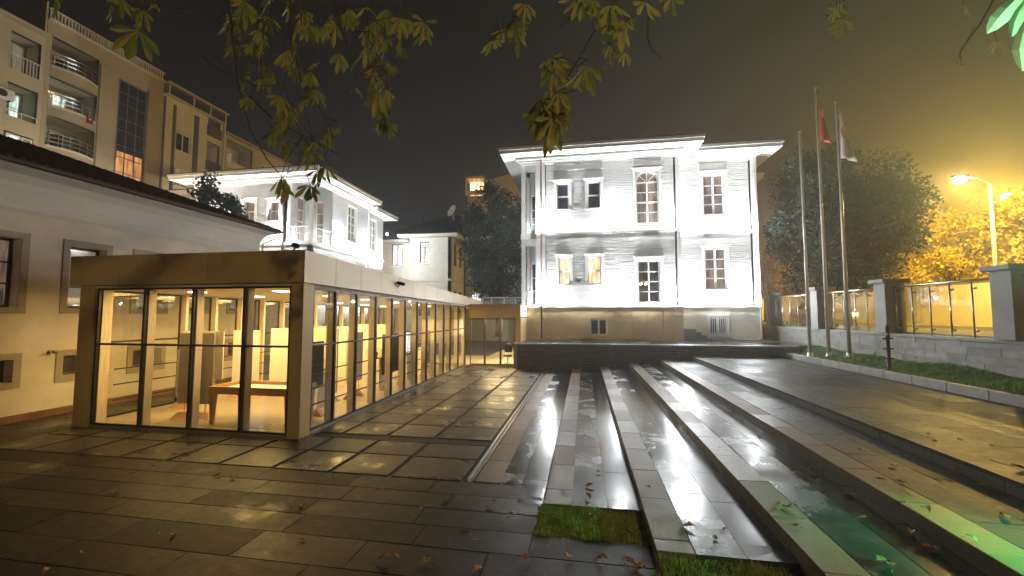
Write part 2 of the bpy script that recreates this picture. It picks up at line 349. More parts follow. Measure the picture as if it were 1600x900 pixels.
def window(T, parent, u0, u1, z0, z1, cols=2, rows=2, pane='pane_dark', frame='white_paint', fw=.07, mw=.04, o=-.1, hood=None, sill=True, arch=False, surround=0, sm='white_paint', bars=0, name='window', split=0):
    m = MB(); th = .06; d = .002
    zt = z1-(u1-u0)/2 if arch else z1
    m.bt(T, u0, u0+fw, o, o-th, z0, zt).bt(T, u1-fw, u1, o, o-th, z0, zt).bt(T, u0+fw, u1-fw, o, o-th, z0, z0+fw)
    if not arch: m.bt(T, u0+fw, u1-fw, o, o-th, z1-fw, z1)
    W = u1-u0-2*fw; H = zt-z0-fw-(0 if arch else fw)
    for i in range(1, cols):
        ww = mw*(1.6 if (cols % 2 == 0 and i == cols//2) else 1)
        x = u0+fw+W*i/cols; m.bt(T, x-ww/2, x+ww/2, o-d, o-th+d, z0+fw, zt-(0 if arch else fw))
    for j in range(1, rows):
        z = z0+fw+H*j/rows; mm = mw*(2.0 if j == split else .8); m.bt(T, u0+fw, u1-fw, o-2*d, o-th+2*d, z-mm/2, z+mm/2)
    if arch:
        r = (u1-u0)/2; um = (u0+u1)/2; nseg = 12
        m.bt(T, u0+fw, u1-fw, o-d, o-th+d, zt-fw/2, zt+fw/2)
        for i in range(nseg):
            t0, t1 = math.pi*i/nseg, math.pi*(i+1)/nseg
            P = lambda rr, t, oo: T(um+rr*math.cos(t), oo, zt+rr*math.sin(t))
            m.hexa([P(r,t0,o),P(r,t1,o),P(r-fw,t1,o),P(r-fw,t0,o),P(r,t0,o-th),P(r,t1,o-th),P(r-fw,t1,o-th),P(r-fw,t0,o-th)])
        for t in (math.pi/4, math.pi/2, 3*math.pi/4):
            a = Vector(T(um+.1*math.cos(t), o-th/2, zt+.1*math.sin(t))); b = Vector(T(um+(r-fw/2)*math.cos(t), o-th/2, zt+(r-fw/2)*math.sin(t))); m.tube([a, b], mw/2, 6)
    if surround:
        s = surround
        zs = z1
        m2 = MB(); m2.bt(T, u0-s, u0-.002, .035, -.05, z0-s*.3, zs+s).bt(T, u1+.002, u1+s, .035, -.05, z0-s*.3, zs+s).bt(T, u0-.001, u1+.001, .033, -.05, zs+.002, zs+s)
    w = m.build(name, frame, parent)
    p = MB()
    if arch:
        n = 12; r = (u1-u0)/2-fw/2; um = (u0+u1)/2
        pts = [T(u0+fw/2, o-th*.6, z0+fw/2), T(u1-fw/2, o-th*.6, z0+fw/2)]+[T(um+r*math.cos(math.pi*i/n), o-th*.6, zt+r*math.sin(math.pi*i/n)) for i in range(n+1)]
        p.add(pts, [tuple(range(len(pts)))])
    else: p.quad(T(u0+fw/2, o-th*.6, z0+fw/2), T(u1-fw/2, o-th*.6, z0+fw/2), T(u1-fw/2, o-th*.6, z1-fw/2), T(u0+fw/2, o-th*.6, z1-fw/2))
    p.build('pane', pane, w)
    if surround: m2.build('surround', sm, w)
    if hood:
        h = MB(); s = max(surround, .08)
        h.bt(T, u0-s-.05, u1+s+.05, .05+hood, -.02, z1+s+.003, z1+s+.06).bt(T, u0-s-.02, u1+s+.02, .02+hood*.6, -.02, z1+s-.04, z1+s+.002); h.build('hood', sm, w)
    if sill:
        MB().bt(T, u0-.1, u1+.1, .1, -.08, z0-.09, z0-.003).build('sill', sm, w)
    if bars:
        b = MB()
        for i in range(bars): x = u0+(u1-u0)*(i+.5)/bars; b.tube([T(x, .03, z0), T(x, .03, z1)], .012, 6)
        b.bt(T, u0, u1, .02, .04, z0+.1, z0+.13).bt(T, u0, u1, .02, .04, z1-.13, z1-.1); b.build('grille', 'white_metal', w)
    return w

def railing(mb, a, b, z, h, n, r=.012, rail=.03):
    a = Vector(a); b = Vector(b)
    for i in range(n+1):
        p = a.lerp(b, i/n); mb.tube([(p.x, p.y, z+.04), (p.x, p.y, z+h-rail)], r, 5)
    d = (b-a).normalized(); nn = Vector((-d.y, d.x, 0))*rail
    for zz, hh in ((z+h-rail, .05), (z, .04)):
        mb.hexa([Vector((*(q[:2]), zt))+nn*sg for zt in (zz, zz+hh) for q, sg in ((a, -1), (b, -1), (b, 1), (a, 1))])

# ------------------------------------------------------------------ the ground
def sheet(x0, x1, y0, y1, z): return MB().quad((x0,y0,z),(x1,y0,z),(x1,y1,z),(x0,y1,z))
structure(sheet(-200, 200, -200, 200, -.06), 'ground', 'earth')
structure(MB().box(9.9, 60, -30, 75, -.05, 1.75), 'street', 'asphalt')
structure(MB().box(17.3, 60, -29.9, 74.9, 1.755, 1.88), 'pavement', 'kerb_stone')
structure(MB().box(9.92, 13.4, -29.9, 74.9, 1.755, 1.87), 'pavement', 'kerb_stone')
lm = MB()
for k in range(12): lm.box(15.3, 15.42, -10+k*6, -7+k*6, 1.7505, 1.756)
structure(lm, 'road_marking', 'white_paint')
structure(MB().box(-3.2, 9.55, 18.9, 70, -.05, 1.10), 'terrace', 'coping')
# plaza slabs with gravel joints
structure(sheet(-60, 4.4, -25, 60, -.025), 'gravel_bed', 'gravel_dark')
sl = MB(); xs = [-1.75, -2.9]+[-2.9-.985*i for i in range(1, 12)]
ys = [5.97, 6.87, 7.62]+[7.92+.885*i for i in range(0, 13)]
def slab(mb, x0, x1, y0, y1, zt=0, zb=-.05):
    t = [random.uniform(-.003, .003) for _ in range(4)]; j = [random.uniform(-.0025, .0025) for _ in range(4)]
    mb.hexa([(x0+j[0], y0+j[1], zb), (x1+j[2], y0+j[1], zb), (x1+j[2], y1+j[3], zb), (x0+j[0], y1+j[3], zb), (x0+j[0], y0+j[1], zt+t[0]), (x1+j[2], y0+j[1], zt+t[1]), (x1+j[2], y1+j[3], zt+t[2]), (x0+j[0], y1+j[3], zt+t[3])])
for i in range(len(xs)-1):
    for j in range(len(ys)-1):
        if j == 2: continue
        g = .04; slab(sl, xs[i+1]+g, xs[i]-g, ys[j]+.022, ys[j+1]-.022)
structure(sl, 'plaza', 'slab', bevel=.005)
bd = MB()
for i in range(30): slab(bd, -1.75-.4*(i+1)+.005, -1.75-.4*i-.005, 7.65, 7.90, -.012)
structure(bd, 'paving_band', 'gravel_dark')
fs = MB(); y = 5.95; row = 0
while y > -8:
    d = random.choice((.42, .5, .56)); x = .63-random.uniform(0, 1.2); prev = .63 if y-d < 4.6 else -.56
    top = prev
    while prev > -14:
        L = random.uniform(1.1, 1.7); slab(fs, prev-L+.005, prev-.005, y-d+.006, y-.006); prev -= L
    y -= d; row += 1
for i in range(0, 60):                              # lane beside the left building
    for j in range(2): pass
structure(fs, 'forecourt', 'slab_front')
ln = MB()
for i in range(14):
    for j in range(12):
        x0 = -12.6+.0; 
        if i < 2: slab(ln, -12.58+i*.92, -12.58+i*.92+.9, 5.97+j*1.1, 5.97+j*1.1+1.08, -.004)
structure(ln, 'lane', 'slab')
# drain slot between plaza and steps
dr = MB().box(-1.71, -1.69, 6.0, 17.2, -.03, .012).box(-1.62, -1.60, 6.0, 17.2, -.03, .012)
structure(dr, 'drain_edge', 'steel')
structure(MB().box(-1.69, -1.62, 6.0, 17.2, -.04, -.02), 'drain_channel', 'frame_dark')
# broad shallow steps: tan nosing strip, a grey row, a wetter dark row, then a riser
def rows(mb, x0, x1, z, ya, yb, L=.92, ph=0):
    y = ya+ph
    if ph: slab(mb, x0+.003, x1-.003, ya, y-.004, z, z-.05)
    while y < yb-.05:
        y2 = min(y+L, yb); slab(mb, x0+.003, x1-.003, y+.004, y2-.004, z, z-.05); y = y2
tan, gry, wt, ris, upp = MB(), MB(), MB(), MB(), MB()
rows(tan, -1.59, -1.22, .0, 6.0, 17.3, .9); rows(gry, -1.22, -.9, 0, 6.0, 17.6, .9, .4); rows(wt, -.9, -.545, 0, 6.0, 18.0, .9, .2)
rows(gry, -1.2, -.9, 0, 5.42, 6.0); rows(wt, -.9, -.545, 0, 5.42, 6.0)
edges = [(-.53, .035, 5.39), (.65, .17, 4.27), (1.87, .34, -6), (3.12, .51, -6), (4.39, .68, -6)]
for k, (x0, z, ya) in enumerate(edges):
    x1 = edges[k+1][0] if k < 4 else 8.0
    pb = .0 if k == 0 else edges[k-1][1]
    yr = ya
    while yr < 18.5:
        y2 = min(yr+.95, 18.55); ris.box(x0+.012+random.uniform(0, .006), x0+.05, yr+.005, y2-.005, pb-.03, z-.052); yr = y2
    rows(tan if k < 4 else upp, x0, x0+.36, z, ya, 18.55, .95, random.uniform(.1, .6))
    if k < 4:
        xm = x0+.36+(x1-x0-.36)*.52
        rows(gry if k < 3 else upp, x0+.36, xm, z, ya, 18.55, .95, random.uniform(.1, .6)); rows(wt if k < 3 else upp, xm, x1+.01, z, ya, 18.55, .95, random.uniform(.1, .6))
    else:
        xx = x0+.36; i = 0
        while xx < 7.9:
            x2 = min(xx+.6, 8.0); rows(upp, xx, x2, z, ya, 18.55, .95, random.uniform(.1, .8)); xx = x2; i += 1
structure(MB().box(-.5, 8.0, 18.3, 18.56, -.05, .0), 'ground_strip', 'riser')
st = MB()
for k, (x0, z, ya) in enumerate(edges): st.box(x0+.05, (edges[k+1][0]+.011 if k < 4 else 8.0), ya, 18.55, -.05, z-.055)
st.box(.65, 1.87, -6, 4.27, -.05, .10)
structure(st, 'step_base', 'riser'); structure(ris, 'step_risers', 'riser')
structure(tan, 'step_nosing_strips', 'tread_tan', bevel=.007); structure(gry, 'step_treads', 'tread_grey'); structure(upp, 'upper_paving', 'upper_paving'); structure(wt, 'wet_step_treads', 'tread_wet')

# ------------------------------------------------------------------ terrace retaining wall
t = thing('retaining_wall', (-3.0, 18.6, 0), 'low dark slate retaining wall with pale coping below the white mansion', 'wall')
sw = MB(); z = 0
while z < 1.04:
    h = min(random.choice((.10, .13, .16)), 1.05-z); x = -2.95
    while x < 8.0:
        L = random.uniform(.25, .7); o = random.uniform(0, .03); sw.box(x, min(x+L-.006, 8.05), 18.6-o, 18.75, z, z+h-.006); x += L
    z += h
sw.build('stone_face', 'slate', t)
MB().box(-2.98, 8.1, 18.64, 18.9, -.02, 1.05).build('core', 'dark_metal', t)
MB().box(-3.0, 8.6, 18.55, 19.0, 1.055, 1.13).build('coping', 'coping', t, bevel=.01)
pvt = MB()
for i in range(13): 
    for j in range(4): slab(pvt, -3+i*.97, -3+i*.97+.96, 19.02+j*.64, 19.02+j*.64+.63, 1.135, 1.1)
structure(pvt, 'terrace_paving', 'tread_grey')

# ------------------------------------------------------------------ planter kerb, grass bank, fence
t = thing('planter_kerb', (8.0, 14, .68), 'long pale stone kerb holding the grass bank below the fence', 'kerb')
kb = MB(); y = 0.
while y < 21.6: kb.box(8.0, 8.16, y, y+.985, .68, .885); y += 1.0
kb.build('kerb_block', 'kerb_stone', t, bevel=.008)
def bank_z(x, y): return .86+(x-8.16)/1.4*.18+.05*math.sin(x*3+y*1.3)*.6+.04*math.sin(y*2.1)
gb = MB(); nx, ny = 6, 50
for i in range(nx+1):
    for j in range(ny+1):
        x = 8.1+1.5*i/nx; y = 0+24*j/ny; gb.v.append((x, y, bank_z(x, y)))
for i in range(nx):
    for j in range(ny): a = i*(ny+1)+j; gb.f.append((a, a+ny+1, a+ny+2, a+1))
structure(gb, 'planting_bed', 'earth', smooth=True)
def blades(n, fx, h, name, m, label):
    g = MB()
    for _ in range(n):
        x, y, z = fx(); a = random.uniform(0, 6.28); hh = h*random.uniform(.35, 1.25)*(.75+.45*math.sin(x*9+1)*math.sin(y*11)); ww = random.uniform(.004, .009); dx, dy = math.cos(a), math.sin(a); l = hh*random.uniform(.1, .7); b = random.uniform(0, 6.28)
        g.add([(x-dx*ww, y-dy*ww, z), (x+dx*ww, y+dy*ww, z), (x+math.cos(b)*l*.4+dx*ww*.6, y+math.sin(b)*l*.4+dy*ww*.6, z+hh*.6), (x+math.cos(b)*l, y+math.sin(b)*l, z+hh), (x+math.cos(b)*l*.4-dx*ww*.6, y+math.sin(b)*l*.4-dy*ww*.6, z+hh*.6)], [(0, 1, 2, 4), (4, 2, 3)])
    return tag(g.build(name, m), label, 'grass', None, 'stuff')
def f1():
    x, y = random.uniform(8.15, 9.55), random.uniform(4, 23.5); return x, y, bank_z(x, y)-.01
blades(30000, f1, .075, 'grass', 'grass_lit', 'grass in a floodlit bright green on the bank below the fence')
blades(12000, lambda: (random.uniform(-.55, .65)+random.gauss(0, .022), random.uniform(4.70, 5.40)+random.gauss(0, .028), -.01), .062, 'grass', 'grass', 'square patch of grass between the slabs and the second step')
blades(14000, lambda: (random.uniform(.65, 1.84)+random.gauss(0, .015), random.uniform(2.6, 4.27)+random.gauss(0, .03), .09), .085, 'grass', 'grass', 'patch of longer grass at the foot of the third step')
structure(sheet(-.56, .66, 4.69, 5.41, -.012), 'soil', 'earth'); structure(sheet(.64, 1.87, 2, 4.27, .105), 'soil', 'earth')
blades(900, lambda: (random.gauss(-.1, .35), 21.35+random.uniform(-.15, .2), 1.12), .12, 'grass', 'grass_lit', 'low weeds at the foot of the yellow plinth')
blades(700, lambda: (random.gauss(2.3, .3), 21.35+random.uniform(-.15, .2), 1.12), .09, 'grass', 'grass_lit', 'thin weeds at the plinth below the glazed door')

fence = thing('street_fence', (9.6, 16, .7), 'grey stone street fence with glass panels and steel uprights between pillars', 'fence')
lw = MB(); z = .6
while z < 1.72:
    y = 3.-random.uniform(0, .4)
    while y < 24.4: L = random.uniform(.45, .9); lw.box(9.6-random.uniform(0, .015), 9.8, y, min(y+L-.008, 24.5), z, min(z+.192, 1.74)); y += L
    z += .2
lw.build('low_wall', 'grey_stone', fence)
MB().box(9.54, 9.98, 3, 24.5, 1.742, 1.82).build('wall_coping', 'pillar_stone', fence, bevel=.01)
MB().box(9.62, 9.9, 3, 24.5, .6, 1.74).build('wall_core', 'pillar_stone', fence)
py = [7.2, 11.35, 15.35, 19.3, 23.7]
first = None
for yy in py:
    MB().box(9.47, 10.03, yy-.26, yy+.26, 1.825, 3.42).build('pillar', 'pillar_stone', fence, bevel=.01)
    MB().box(9.36, 10.14, yy-.36, yy+.36, 3.423, 3.55).build('pillar_cap', 'pillar_stone', fence, bevel=.02)
for a, b in zip(py, py[1:]):
    MB().tube([(9.7, a+.26, 3.28), (9.7, b-.26, 3.28)], .033, 10).build('handrail', 'steel', fence, smooth=True)
    MB().box(9.795, 9.807, a+.30, b-.30, 1.87, 3.2).build('glass_panel', 'glass_fence', fence)
    n = 6
    for i in range(n):
        y = a+.36+(b-a-.72)*i/(n-1)
        MB().tube([(9.7, y, 1.822), (9.7, y, 3.25)], .02, 8).tube([(9.7, y, 3.08), (9.79, y, 3.08)], .03, 8).tube([(9.7, y, 1.99), (9.79, y, 1.99)], .03, 8).build('baluster', 'steel', fence, smooth=True)

# ------------------------------------------------------------------ flagpoles, flags, post
def pole(x, y, h, label):
    t = thing('flagpole', (x, y, 1.0), label, 'flagpole', 'steel flagpoles on the grass bank')
    zb = bank_z(x, y)-.05
    MB().lathe((x, y, zb), [(.001, 0), (.16, 0), (.16, .05), (.09, .07), (.08, .2), (.075, .2)], 14).build('base', 'pole_steel', t, smooth=True)
    MB().tube([(x, y, zb+.05), (x, y, h*.55), (x, y, h)], [.062, .052, .038], 12).build('shaft', 'pole_steel', t, smooth=True)
    MB().lathe((x, y, h), [(.04, 0), (.06, .03), (.06, .07), (.001, .11)], 12).build('finial', 'steel', t, smooth=True)
    MB().tube([(x-.07, y-.03, 2.55), (x-.1, y-.03, 2.6), (x-.07, y-.03, 2.65)], .012, 6).build('cleat', 'dark_metal', t)
    MB().tube([(x-.07, y-.03, 2.6), (x-.065, y-.03, h-.1)], .004, 4).build('halyard', 'white_metal', t)
pole(8.40, 17.53, 9.5, 'shortest steel flagpole, bare, nearest the white mansion')
pole(8.79, 17.05, 10.95, 'tall steel flagpole carrying the red flag')
pole(8.80, 15.86, 9.8, 'steel flagpole carrying the white flag')
def flag(x, y, ztop, drop, width, m, name, label):
    t = thing(name, (x, y, ztop), label, 'flag')
    g = MB(); nu, nv = 14, 16
    def P(u, v):                                    # u along the cloth's fly, v down; hanging in folds
        wv = width*(.25+.75*v)*u
        return Vector((x+.06+wv*.85, y+.10*math.sin(u*9+v*2)*(.3+v), ztop-drop*v-(.55*drop*.4)*u*(1-.3*v)-.06*math.sin(u*7)))
    for i in range(nu+1):
        for j in range(nv+1): g.v.append(tuple(P(i/nu, j/nv)))
    for i in range(nu):
        for j in range(nv): a = i*(nv+1)+j; g.f.append((a, a+nv+1, a+nv+2, a+1))
    c = g.build('cloth', m, t, smooth=True); sm = c.modifiers.new('thick', 'SOLIDIFY'); sm.thickness = .006
    return t, P
def decal(P, pts, m, name, parent, off):
    pts3 = [P(u, v)+Vector((0, -off, 0)) for u, v in pts]; MB().add(pts3, [tuple(range(len(pts3)))]).build(name, m, parent)
t, P = flag(8.79, 17.05, 10.75, 1.7, .36, 'flag_red', 'red_flag', 'red flag with white crescent and star hanging limp from its pole')
cr = [(.45+.13*math.cos(a), .38+.11*math.sin(a)) for a in [R(40+i*280/16) for i in range(17)]]+[(.49+.10*math.cos(a), .38+.085*math.sin(a)) for a in [R(310-i*260/16) for i in range(17)]]
decal(P, cr, 'flag_white', 'crescent', t, .05)
decal(P, [(.68+(.06 if i % 2 == 0 else .025)*math.cos(R(36*i)), .38+(.055 if i % 2 == 0 else .022)*math.sin(R(36*i))) for i in range(10)], 'flag_white', 'star', t, .05)
t, P = flag(8.80, 15.86, 9.65, 1.75, .5, 'flag_white', 'white_flag', 'white flag with an orange emblem hanging limp from its pole')
decal(P, [(.3+.16*math.cos(a), .45+.13*math.sin(a)) for a in [i*math.pi/8 for i in range(16)]], 'flag_orange', 'emblem', t, .045)

t = thing('metal_post', (8.35, 13.3, .85), 'slim dark brown metal post with rings standing on the grass bank', 'post')
MB().lathe((8.35, 13.3, .84), [(.0, 0), (.14, 0), (.14, .05), (.045, .07), (.042, .9), (.058, .92), (.058, .97), (.04, 1.0), (.04, 1.15), (.05, 1.17), (.03, 1.27), (.0, 1.3)], 12).build('shaft', 'rust_brown', t, smooth=True)
for zz in (.35, .62, .9): MB().tube([(8.22, 13.3, .84+zz), (8.48, 13.3, .84+zz)], .02, 8).build('bracket', 'rust_brown', t)
MB().lathe((8.29, 13.24, 1.86), [(0, -.03), (.03, -.02), (.03, .02), (0, .03)], 8).build('reflector', 'white_metal', t)

# ------------------------------------------------------------------ floodlit wooden mansion
def eaves(name, x0, x1, y0, y1, z, over, parent, roofm='roof_tile', trim='white_paint', slope=.30, sides='WSE', h=.26):
    """soffit, cove, fascia and a low hipped roof over the rectangle"""
    X0 = x0-(over if 'W' in sides else 0); X1 = x1+(over if 'E' in sides else 0); Y0 = y0-(over if 'S' in sides else 0); Y1 = y1+(over if 'N' in sides else 0)
    MB().box(X0+.06, X1-.06, Y0+.06, Y1, z, z+.08).build('soffit', trim, parent)
    f = MB(); f.box(X0, X1, Y0, Y0+.058, z-.03, z+h)
    if 'W' in sides: f.box(X0, X0+.058, Y0+.06, Y1, z-.03, z+h)
    if 'E' in sides: f.box(X1-.058, X1, Y0+.06, Y1, z-.03, z+h)
    f.box(X0-.05, X1+.05, Y0-.05, Y0-.002, z+h*.55, z+h+.02)
    if 'E' in sides: f.box(X1+.002, X1+.05, Y0, Y1, z+h*.55, z+h+.02)
    if 'W' in sides: f.box(X0-.05, X0-.002, Y0, Y1, z+h*.55, z+h+.02)
    f.build('fascia', trim, parent)
    r = MB(); xm = (X1-X0)/2; k = min((X1-X0)/2, (Y1-Y0)/2); zb = z+h+.021; zt = zb+k*slope
    a, b, c, d = (X0-.07, Y0-.07), (X1+.07, Y0-.07), (X1+.07, Y1+.07), (X0-.07, Y1+.07)
    if X1-X0 > Y1-Y0: p, q = (X0+k, (Y0+Y1)/2), (X1-k, (Y0+Y1)/2)
    else: p, q = ((X0+X1)/2, Y0+k), ((X0+X1)/2, Y1-k)
    vs = [(*v, zb) for v in (a, b, c, d)]+[(*v, zb+.05) for v in (a, b, c, d)]+[(*p, zt), (*q, zt)]
    if X1-X0 > Y1-Y0: fs = [(4, 5, 9, 8), (5, 6, 9), (6, 7, 8, 9), (7, 4, 8)]
    else: fs = [(4, 5, 8), (5, 6, 9, 8), (6, 7, 9), (7, 4, 8, 9)]
    r.add(vs, fs+[(0, 1, 5, 4), (1, 2, 6, 5), (2, 3, 7, 6), (3, 0, 4, 7), (3, 2, 1, 0)]); return r.build('roof', roofm, parent)

mans = thing('wooden_mansion', (3, 24, 1.13), 'floodlit white clapboard mansion with arched upper window on a yellow plinth', 'mansion')
ZP, ZS, ZT = 2.79, 6.62, 10.72
T1 = S(0, 21.6); T2 = S(0, 22.8)
ups = [(-1.34, -.71, 7.9, 9.3), (.25, .90, 7.9, 9.3)]; lows = [(-1.28, -.68, 3.95, 5.36), (.22, .90, 3.95, 5.36)]
arch = (2.66, 3.80, 7.0, 9.72, 'arch'); door = (2.66, 3.80, 2.97, 5.16)
wall(MB(), T1, -2.1, 4.75, ZP, ZS, lows+[door]).build('lower_wall', 'clapboard', mans)
wall(MB(), T1, -2.1, 4.75, ZS, ZT, ups+[arch]).build('upper_wall', 'clapboard', mans)
sw1 = wall(MB(), E_(4.75, 21.6), 0, 1.2, ZP, ZT); sw1.build('bay_side_wall', 'clapboard', mans)
r1, r2 = (6.19, 7.25, 7.59, 9.74), (6.18, 7.26, 3.71, 5.85)
wall(MB(), T2, 4.76, 8.67, ZP, ZS, [r2]).build('lower_wall', 'clapboard', mans)
wall(MB(), T2, 4.76, 8.67, ZS, ZT, [r1]).build('upper_wall', 'clapboard', mans)
wall(MB(), E_(8.67, 22.8), 0, 11, 1.13, ZT).build('side_wall', 'clapboard', mans)
wall(MB(), S(0, 26.5), 8.68, 9.35, 1.13, 10.3).build('rear_wall', 'clapboard', mans)
# plinths
pb1, pb2 = (.30, 1.15, 1.37, 2.2), (6.29, 7.18, 1.38, 2.33)
pm = MB()
for a, b in ((-3.22, -2.14), (-2.14, -.1), (-.1, 2.35), (2.35, 3.05), (3.05, 3.85), (3.85, 4.80)):
    hs = [pb1] if a < .5 < b else []
    wall(pm, S(0, 21.52), a+.006, b-.006, 1.13, ZP-.02, hs, .12)
pm.box(4.70, 4.80, 21.645, 22.7, 1.13, ZP-.02)
pm.build('plinth', 'plinth', mans)
MB().box(-3.20, 4.79, 21.66, 21.9, 1.13, ZP-.03).build('plinth_core', 'plinth_pale', mans) if False else None
p2 = MB(); wall(p2, S(0, 22.72), 4.81, 7.3, 1.13, ZP-.02, [pb2], .12); wall(p2, S(0, 22.72), 7.31, 8.70, 1.13, ZP-.02, [], .12); p2.build('plinth_pale', 'plinth_pale', mans)
bm = MB()
bm.box(-3.25, 4.83, 21.42, 21.75, ZP-.018, ZP+.05); bm.box(4.835, 8.75, 22.62, 22.95, ZP-.018, ZP+.05)
bm.box(-2.12, 4.80, 21.50, 21.598, ZS-.05, ZS+.07); bm.box(4.80, 8.72, 22.70, 22.798, ZS-.05, ZS+.07)
bm.box(-2.12, 4.80, 21.44, 21.499, ZS+.03, ZS+.075); bm.box(4.80, 8.72, 22.64, 22.699, ZS+.03, ZS+.075)
bm.build('string_course', 'white_paint', mans)
for x, y in ((-2.12, 21.6), (4.60, 21.6), (8.52, 22.8)):
    for za, zc in ((ZP+.052, ZS-.052), (ZS+.072, ZT)): MB().box(x, x+.17, y-.05, y-.003, za, zc).build('corner_board', 'white_paint', mans)
# cove below the eaves, and carved panels
cv = MB()
for i, (o, z0, z1) in enumerate(((.06, ZT-.34, ZT-.24), (.14, ZT-.238, ZT-.14), (.26, ZT-.138, ZT-.04))):
    cv.box(-3.22-o, 4.75+o, 21.6-o, 21.598, z0, z1); cv.box(4.751, 4.75+o, 21.6, 22.8-o, z0, z1); cv.box(4.80+o, 8.67+o, 22.8-o, 22.798, z0, z1); cv.box(8.671, 8.67+o, 22.8, 30, z0, z1)
cv.build('cornice', 'white_paint', mans)
for x0, x1, T in ((-1.5, 1.05, T1), (2.55, 3.95, T1), (6.0, 7.4, T2)):
    m_ = MB(); m_.bt(T, x0, x1, .05, .002, 9.98, 10.03).bt(T, x0, x1, .05, .002, 10.28, 10.33).bt(T, x0, x0+.05, .05, .002, 10.031, 10.279).bt(T, x1-.05, x1, .05, .002, 10.031, 10.279).bt(T, x0+.06, x1-.06, .03, .002, 10.04, 10.27)
    m_.build('carved_panel', 'white_paint', mans)
for u in ups: window(T1, mans, *u, cols=1, rows=2, split=1, surround=.13, hood=.09, fw=.06, pane='pane_dark')
for u in lows: window(T1, mans, *u, cols=1, rows=2, split=1, surround=.13, hood=.13, fw=.06, pane='lit_warm')
window(T1, mans, *arch[:4], cols=2, rows=4, surround=.11, pane='lit_room', arch=True, split=2, hood=.05)
window(T1, mans, *door, cols=2, rows=4, surround=.11, hood=.16, pane='glass_clear', name='glazed_door', sill=False, fw=.09)
window(T2, mans, *r1, cols=2, rows=4, surround=.12, hood=.10, pane='lit_room', fw=.08, mw=.06)
window(T2, mans, *r2, cols=2, rows=4, surround=.12, hood=.12, pane='lit_room', fw=.08, mw=.06)
window(S(0, 21.52), mans, *pb1, cols=2, rows=1, surround=.08, sm='plinth', fw=.07, mw=.06, o=-.06, name='basement_window')
window(S(0, 22.72), mans, *pb2, cols=2, rows=1, surround=.07, fw=.06, mw=.06, o=-.06, bars=9, name='basement_window')
rm = MB(); rm.quad((2.4,25.5,2.9),(4.1,25.5,2.9),(4.1,25.5,6.5),(2.4,25.5,6.5)); rm.quad((2.4,21.9,2.9),(2.4,25.5,2.9),(2.4,25.5,6.5),(2.4,21.9,6.5)); rm.quad((4.1,21.9,2.9),(4.1,25.5,2.9),(4.1,25.5,6.5),(4.1,21.9,6.5)); rm.quad((2.4,21.9,6.5),(4.1,21.9,6.5),(4.1,25.5,6.5),(2.4,25.5,6.5)); rm.quad((2.4,21.9,2.9),(4.1,21.9,2.9),(4.1,25.5,2.9),(2.4,25.5,2.9)); rm.build('hall', 'panel_grey', mans)
# chandelier seen through the glazed door
ch = thing('chandelier', (3.2, 23.4, 4.1), 'small chandelier with warm bulbs behind the glazed door', 'chandelier')
cm = MB(); gm = MB()
for i in range(6):
    a = i*math.pi/3; cm.tube([(3.2, 23.4, 3.95), (3.2+.2*math.cos(a), 23.4+.2*math.sin(a), 3.9), (3.2+.26*math.cos(a), 23.4+.26*math.sin(a), 4.02)], .012, 5)
    gm.lathe((3.2+.26*math.cos(a), 23.4+.26*math.sin(a), 4.02), [(.0, 0), (.035, .03), (.03, .08), (0, .1)], 8)
cm.tube([(3.2, 23.4, 3.95), (3.2, 23.4, 6.5)], .012, 5); cm.build('arm', 'rust_brown', ch); gm.build('bulb', 'warm_glow', ch)
# open corner loggia on the left, two storeys
lg = MB()
for z0, z1 in ((ZP+.05, ZS-.25), (ZS+.05, ZT-.34)):
    lg.box(-3.22, -3.02, 21.6, 21.80, z0, z1).box(-3.22, -3.04, 23.6, 23.78, z0, z1).box(-2.48, -2.13, 21.62, 21.78, z0, z1)
lg.build('loggia_post', 'white_paint', mans)
wall(MB(), S(0, 23.8), -3.22, -2.1, ZP, ZT, [(-3.0, -2.35, 2.85, 5.4), (-3.0, -2.35, 6.8, 9.4)], .2).build('loggia_back_wall', 'clapboard', mans)
wall(MB(), W_(-2.1, 21.6), .0, 2.2, ZP+.05, ZT, [], .2).build('loggia_side_wall', 'clapboard', mans)
window(S(0, 23.8), mans, -3.0, -2.35, 2.85, 5.4, cols=1, rows=3, sill=False, name='loggia_door'); window(S(0, 23.8), mans, -3.0, -2.35, 6.8, 9.4, cols=1, rows=3, sill=False, name='loggia_door')
MB().box(-3.25, -2.125, 21.55, 23.79, ZS-.248, ZS+.048).build('loggia_floor', 'white_paint', mans)
wall(MB(), W_(-3.22, 23.8), 0, 9, 1.13, ZT, [], .2).build('side_wall', 'clapboard', mans)
for zz in (ZP+.06, ZS+.055):
    rr = MB(); railing(rr, (-3.04, 21.66), (-2.26, 21.66), zz, .82, 9, .012, .025); railing(rr, (-3.13, 21.8), (-3.13, 23.6), zz, .82, 18, .012, .025); rr.build('balustrade', 'white_paint', mans)
eaves('e', -3.22, 4.75, 21.6, 33, ZT+.02, .98, mans, sides='WSE')
eaves('e', 4.76, 8.67, 22.8, 34, ZT-.03, 1.0, mans, sides='SE')
eaves('e', 6, 9.35, 26.5, 34, 10.3, .9, mans, sides='SE')
MB().tube([(-2.15, 21.40, ZT-.1), (-2.15, 21.40, 1.2)], .045, 8).build('downpipe', 'brick_edge', mans, smooth=True)
MB().tube([(8.74, 22.7, ZT-.1), (8.74, 22.7, 1.2)], .045, 8).build('downpipe', 'white_paint', mans, smooth=True)
# entrance steps
es = thing('entrance_steps', (5.4, 21.6, 1.13), 'short flight of stone steps beside the plinth of the white mansion', 'steps')
for i in range(4): MB().box(4.85, 6.15-.25*i, 21.7+.0*i, 22.6, 1.10+.15*i, 1.247+.15*i).build('step', 'coping', es)

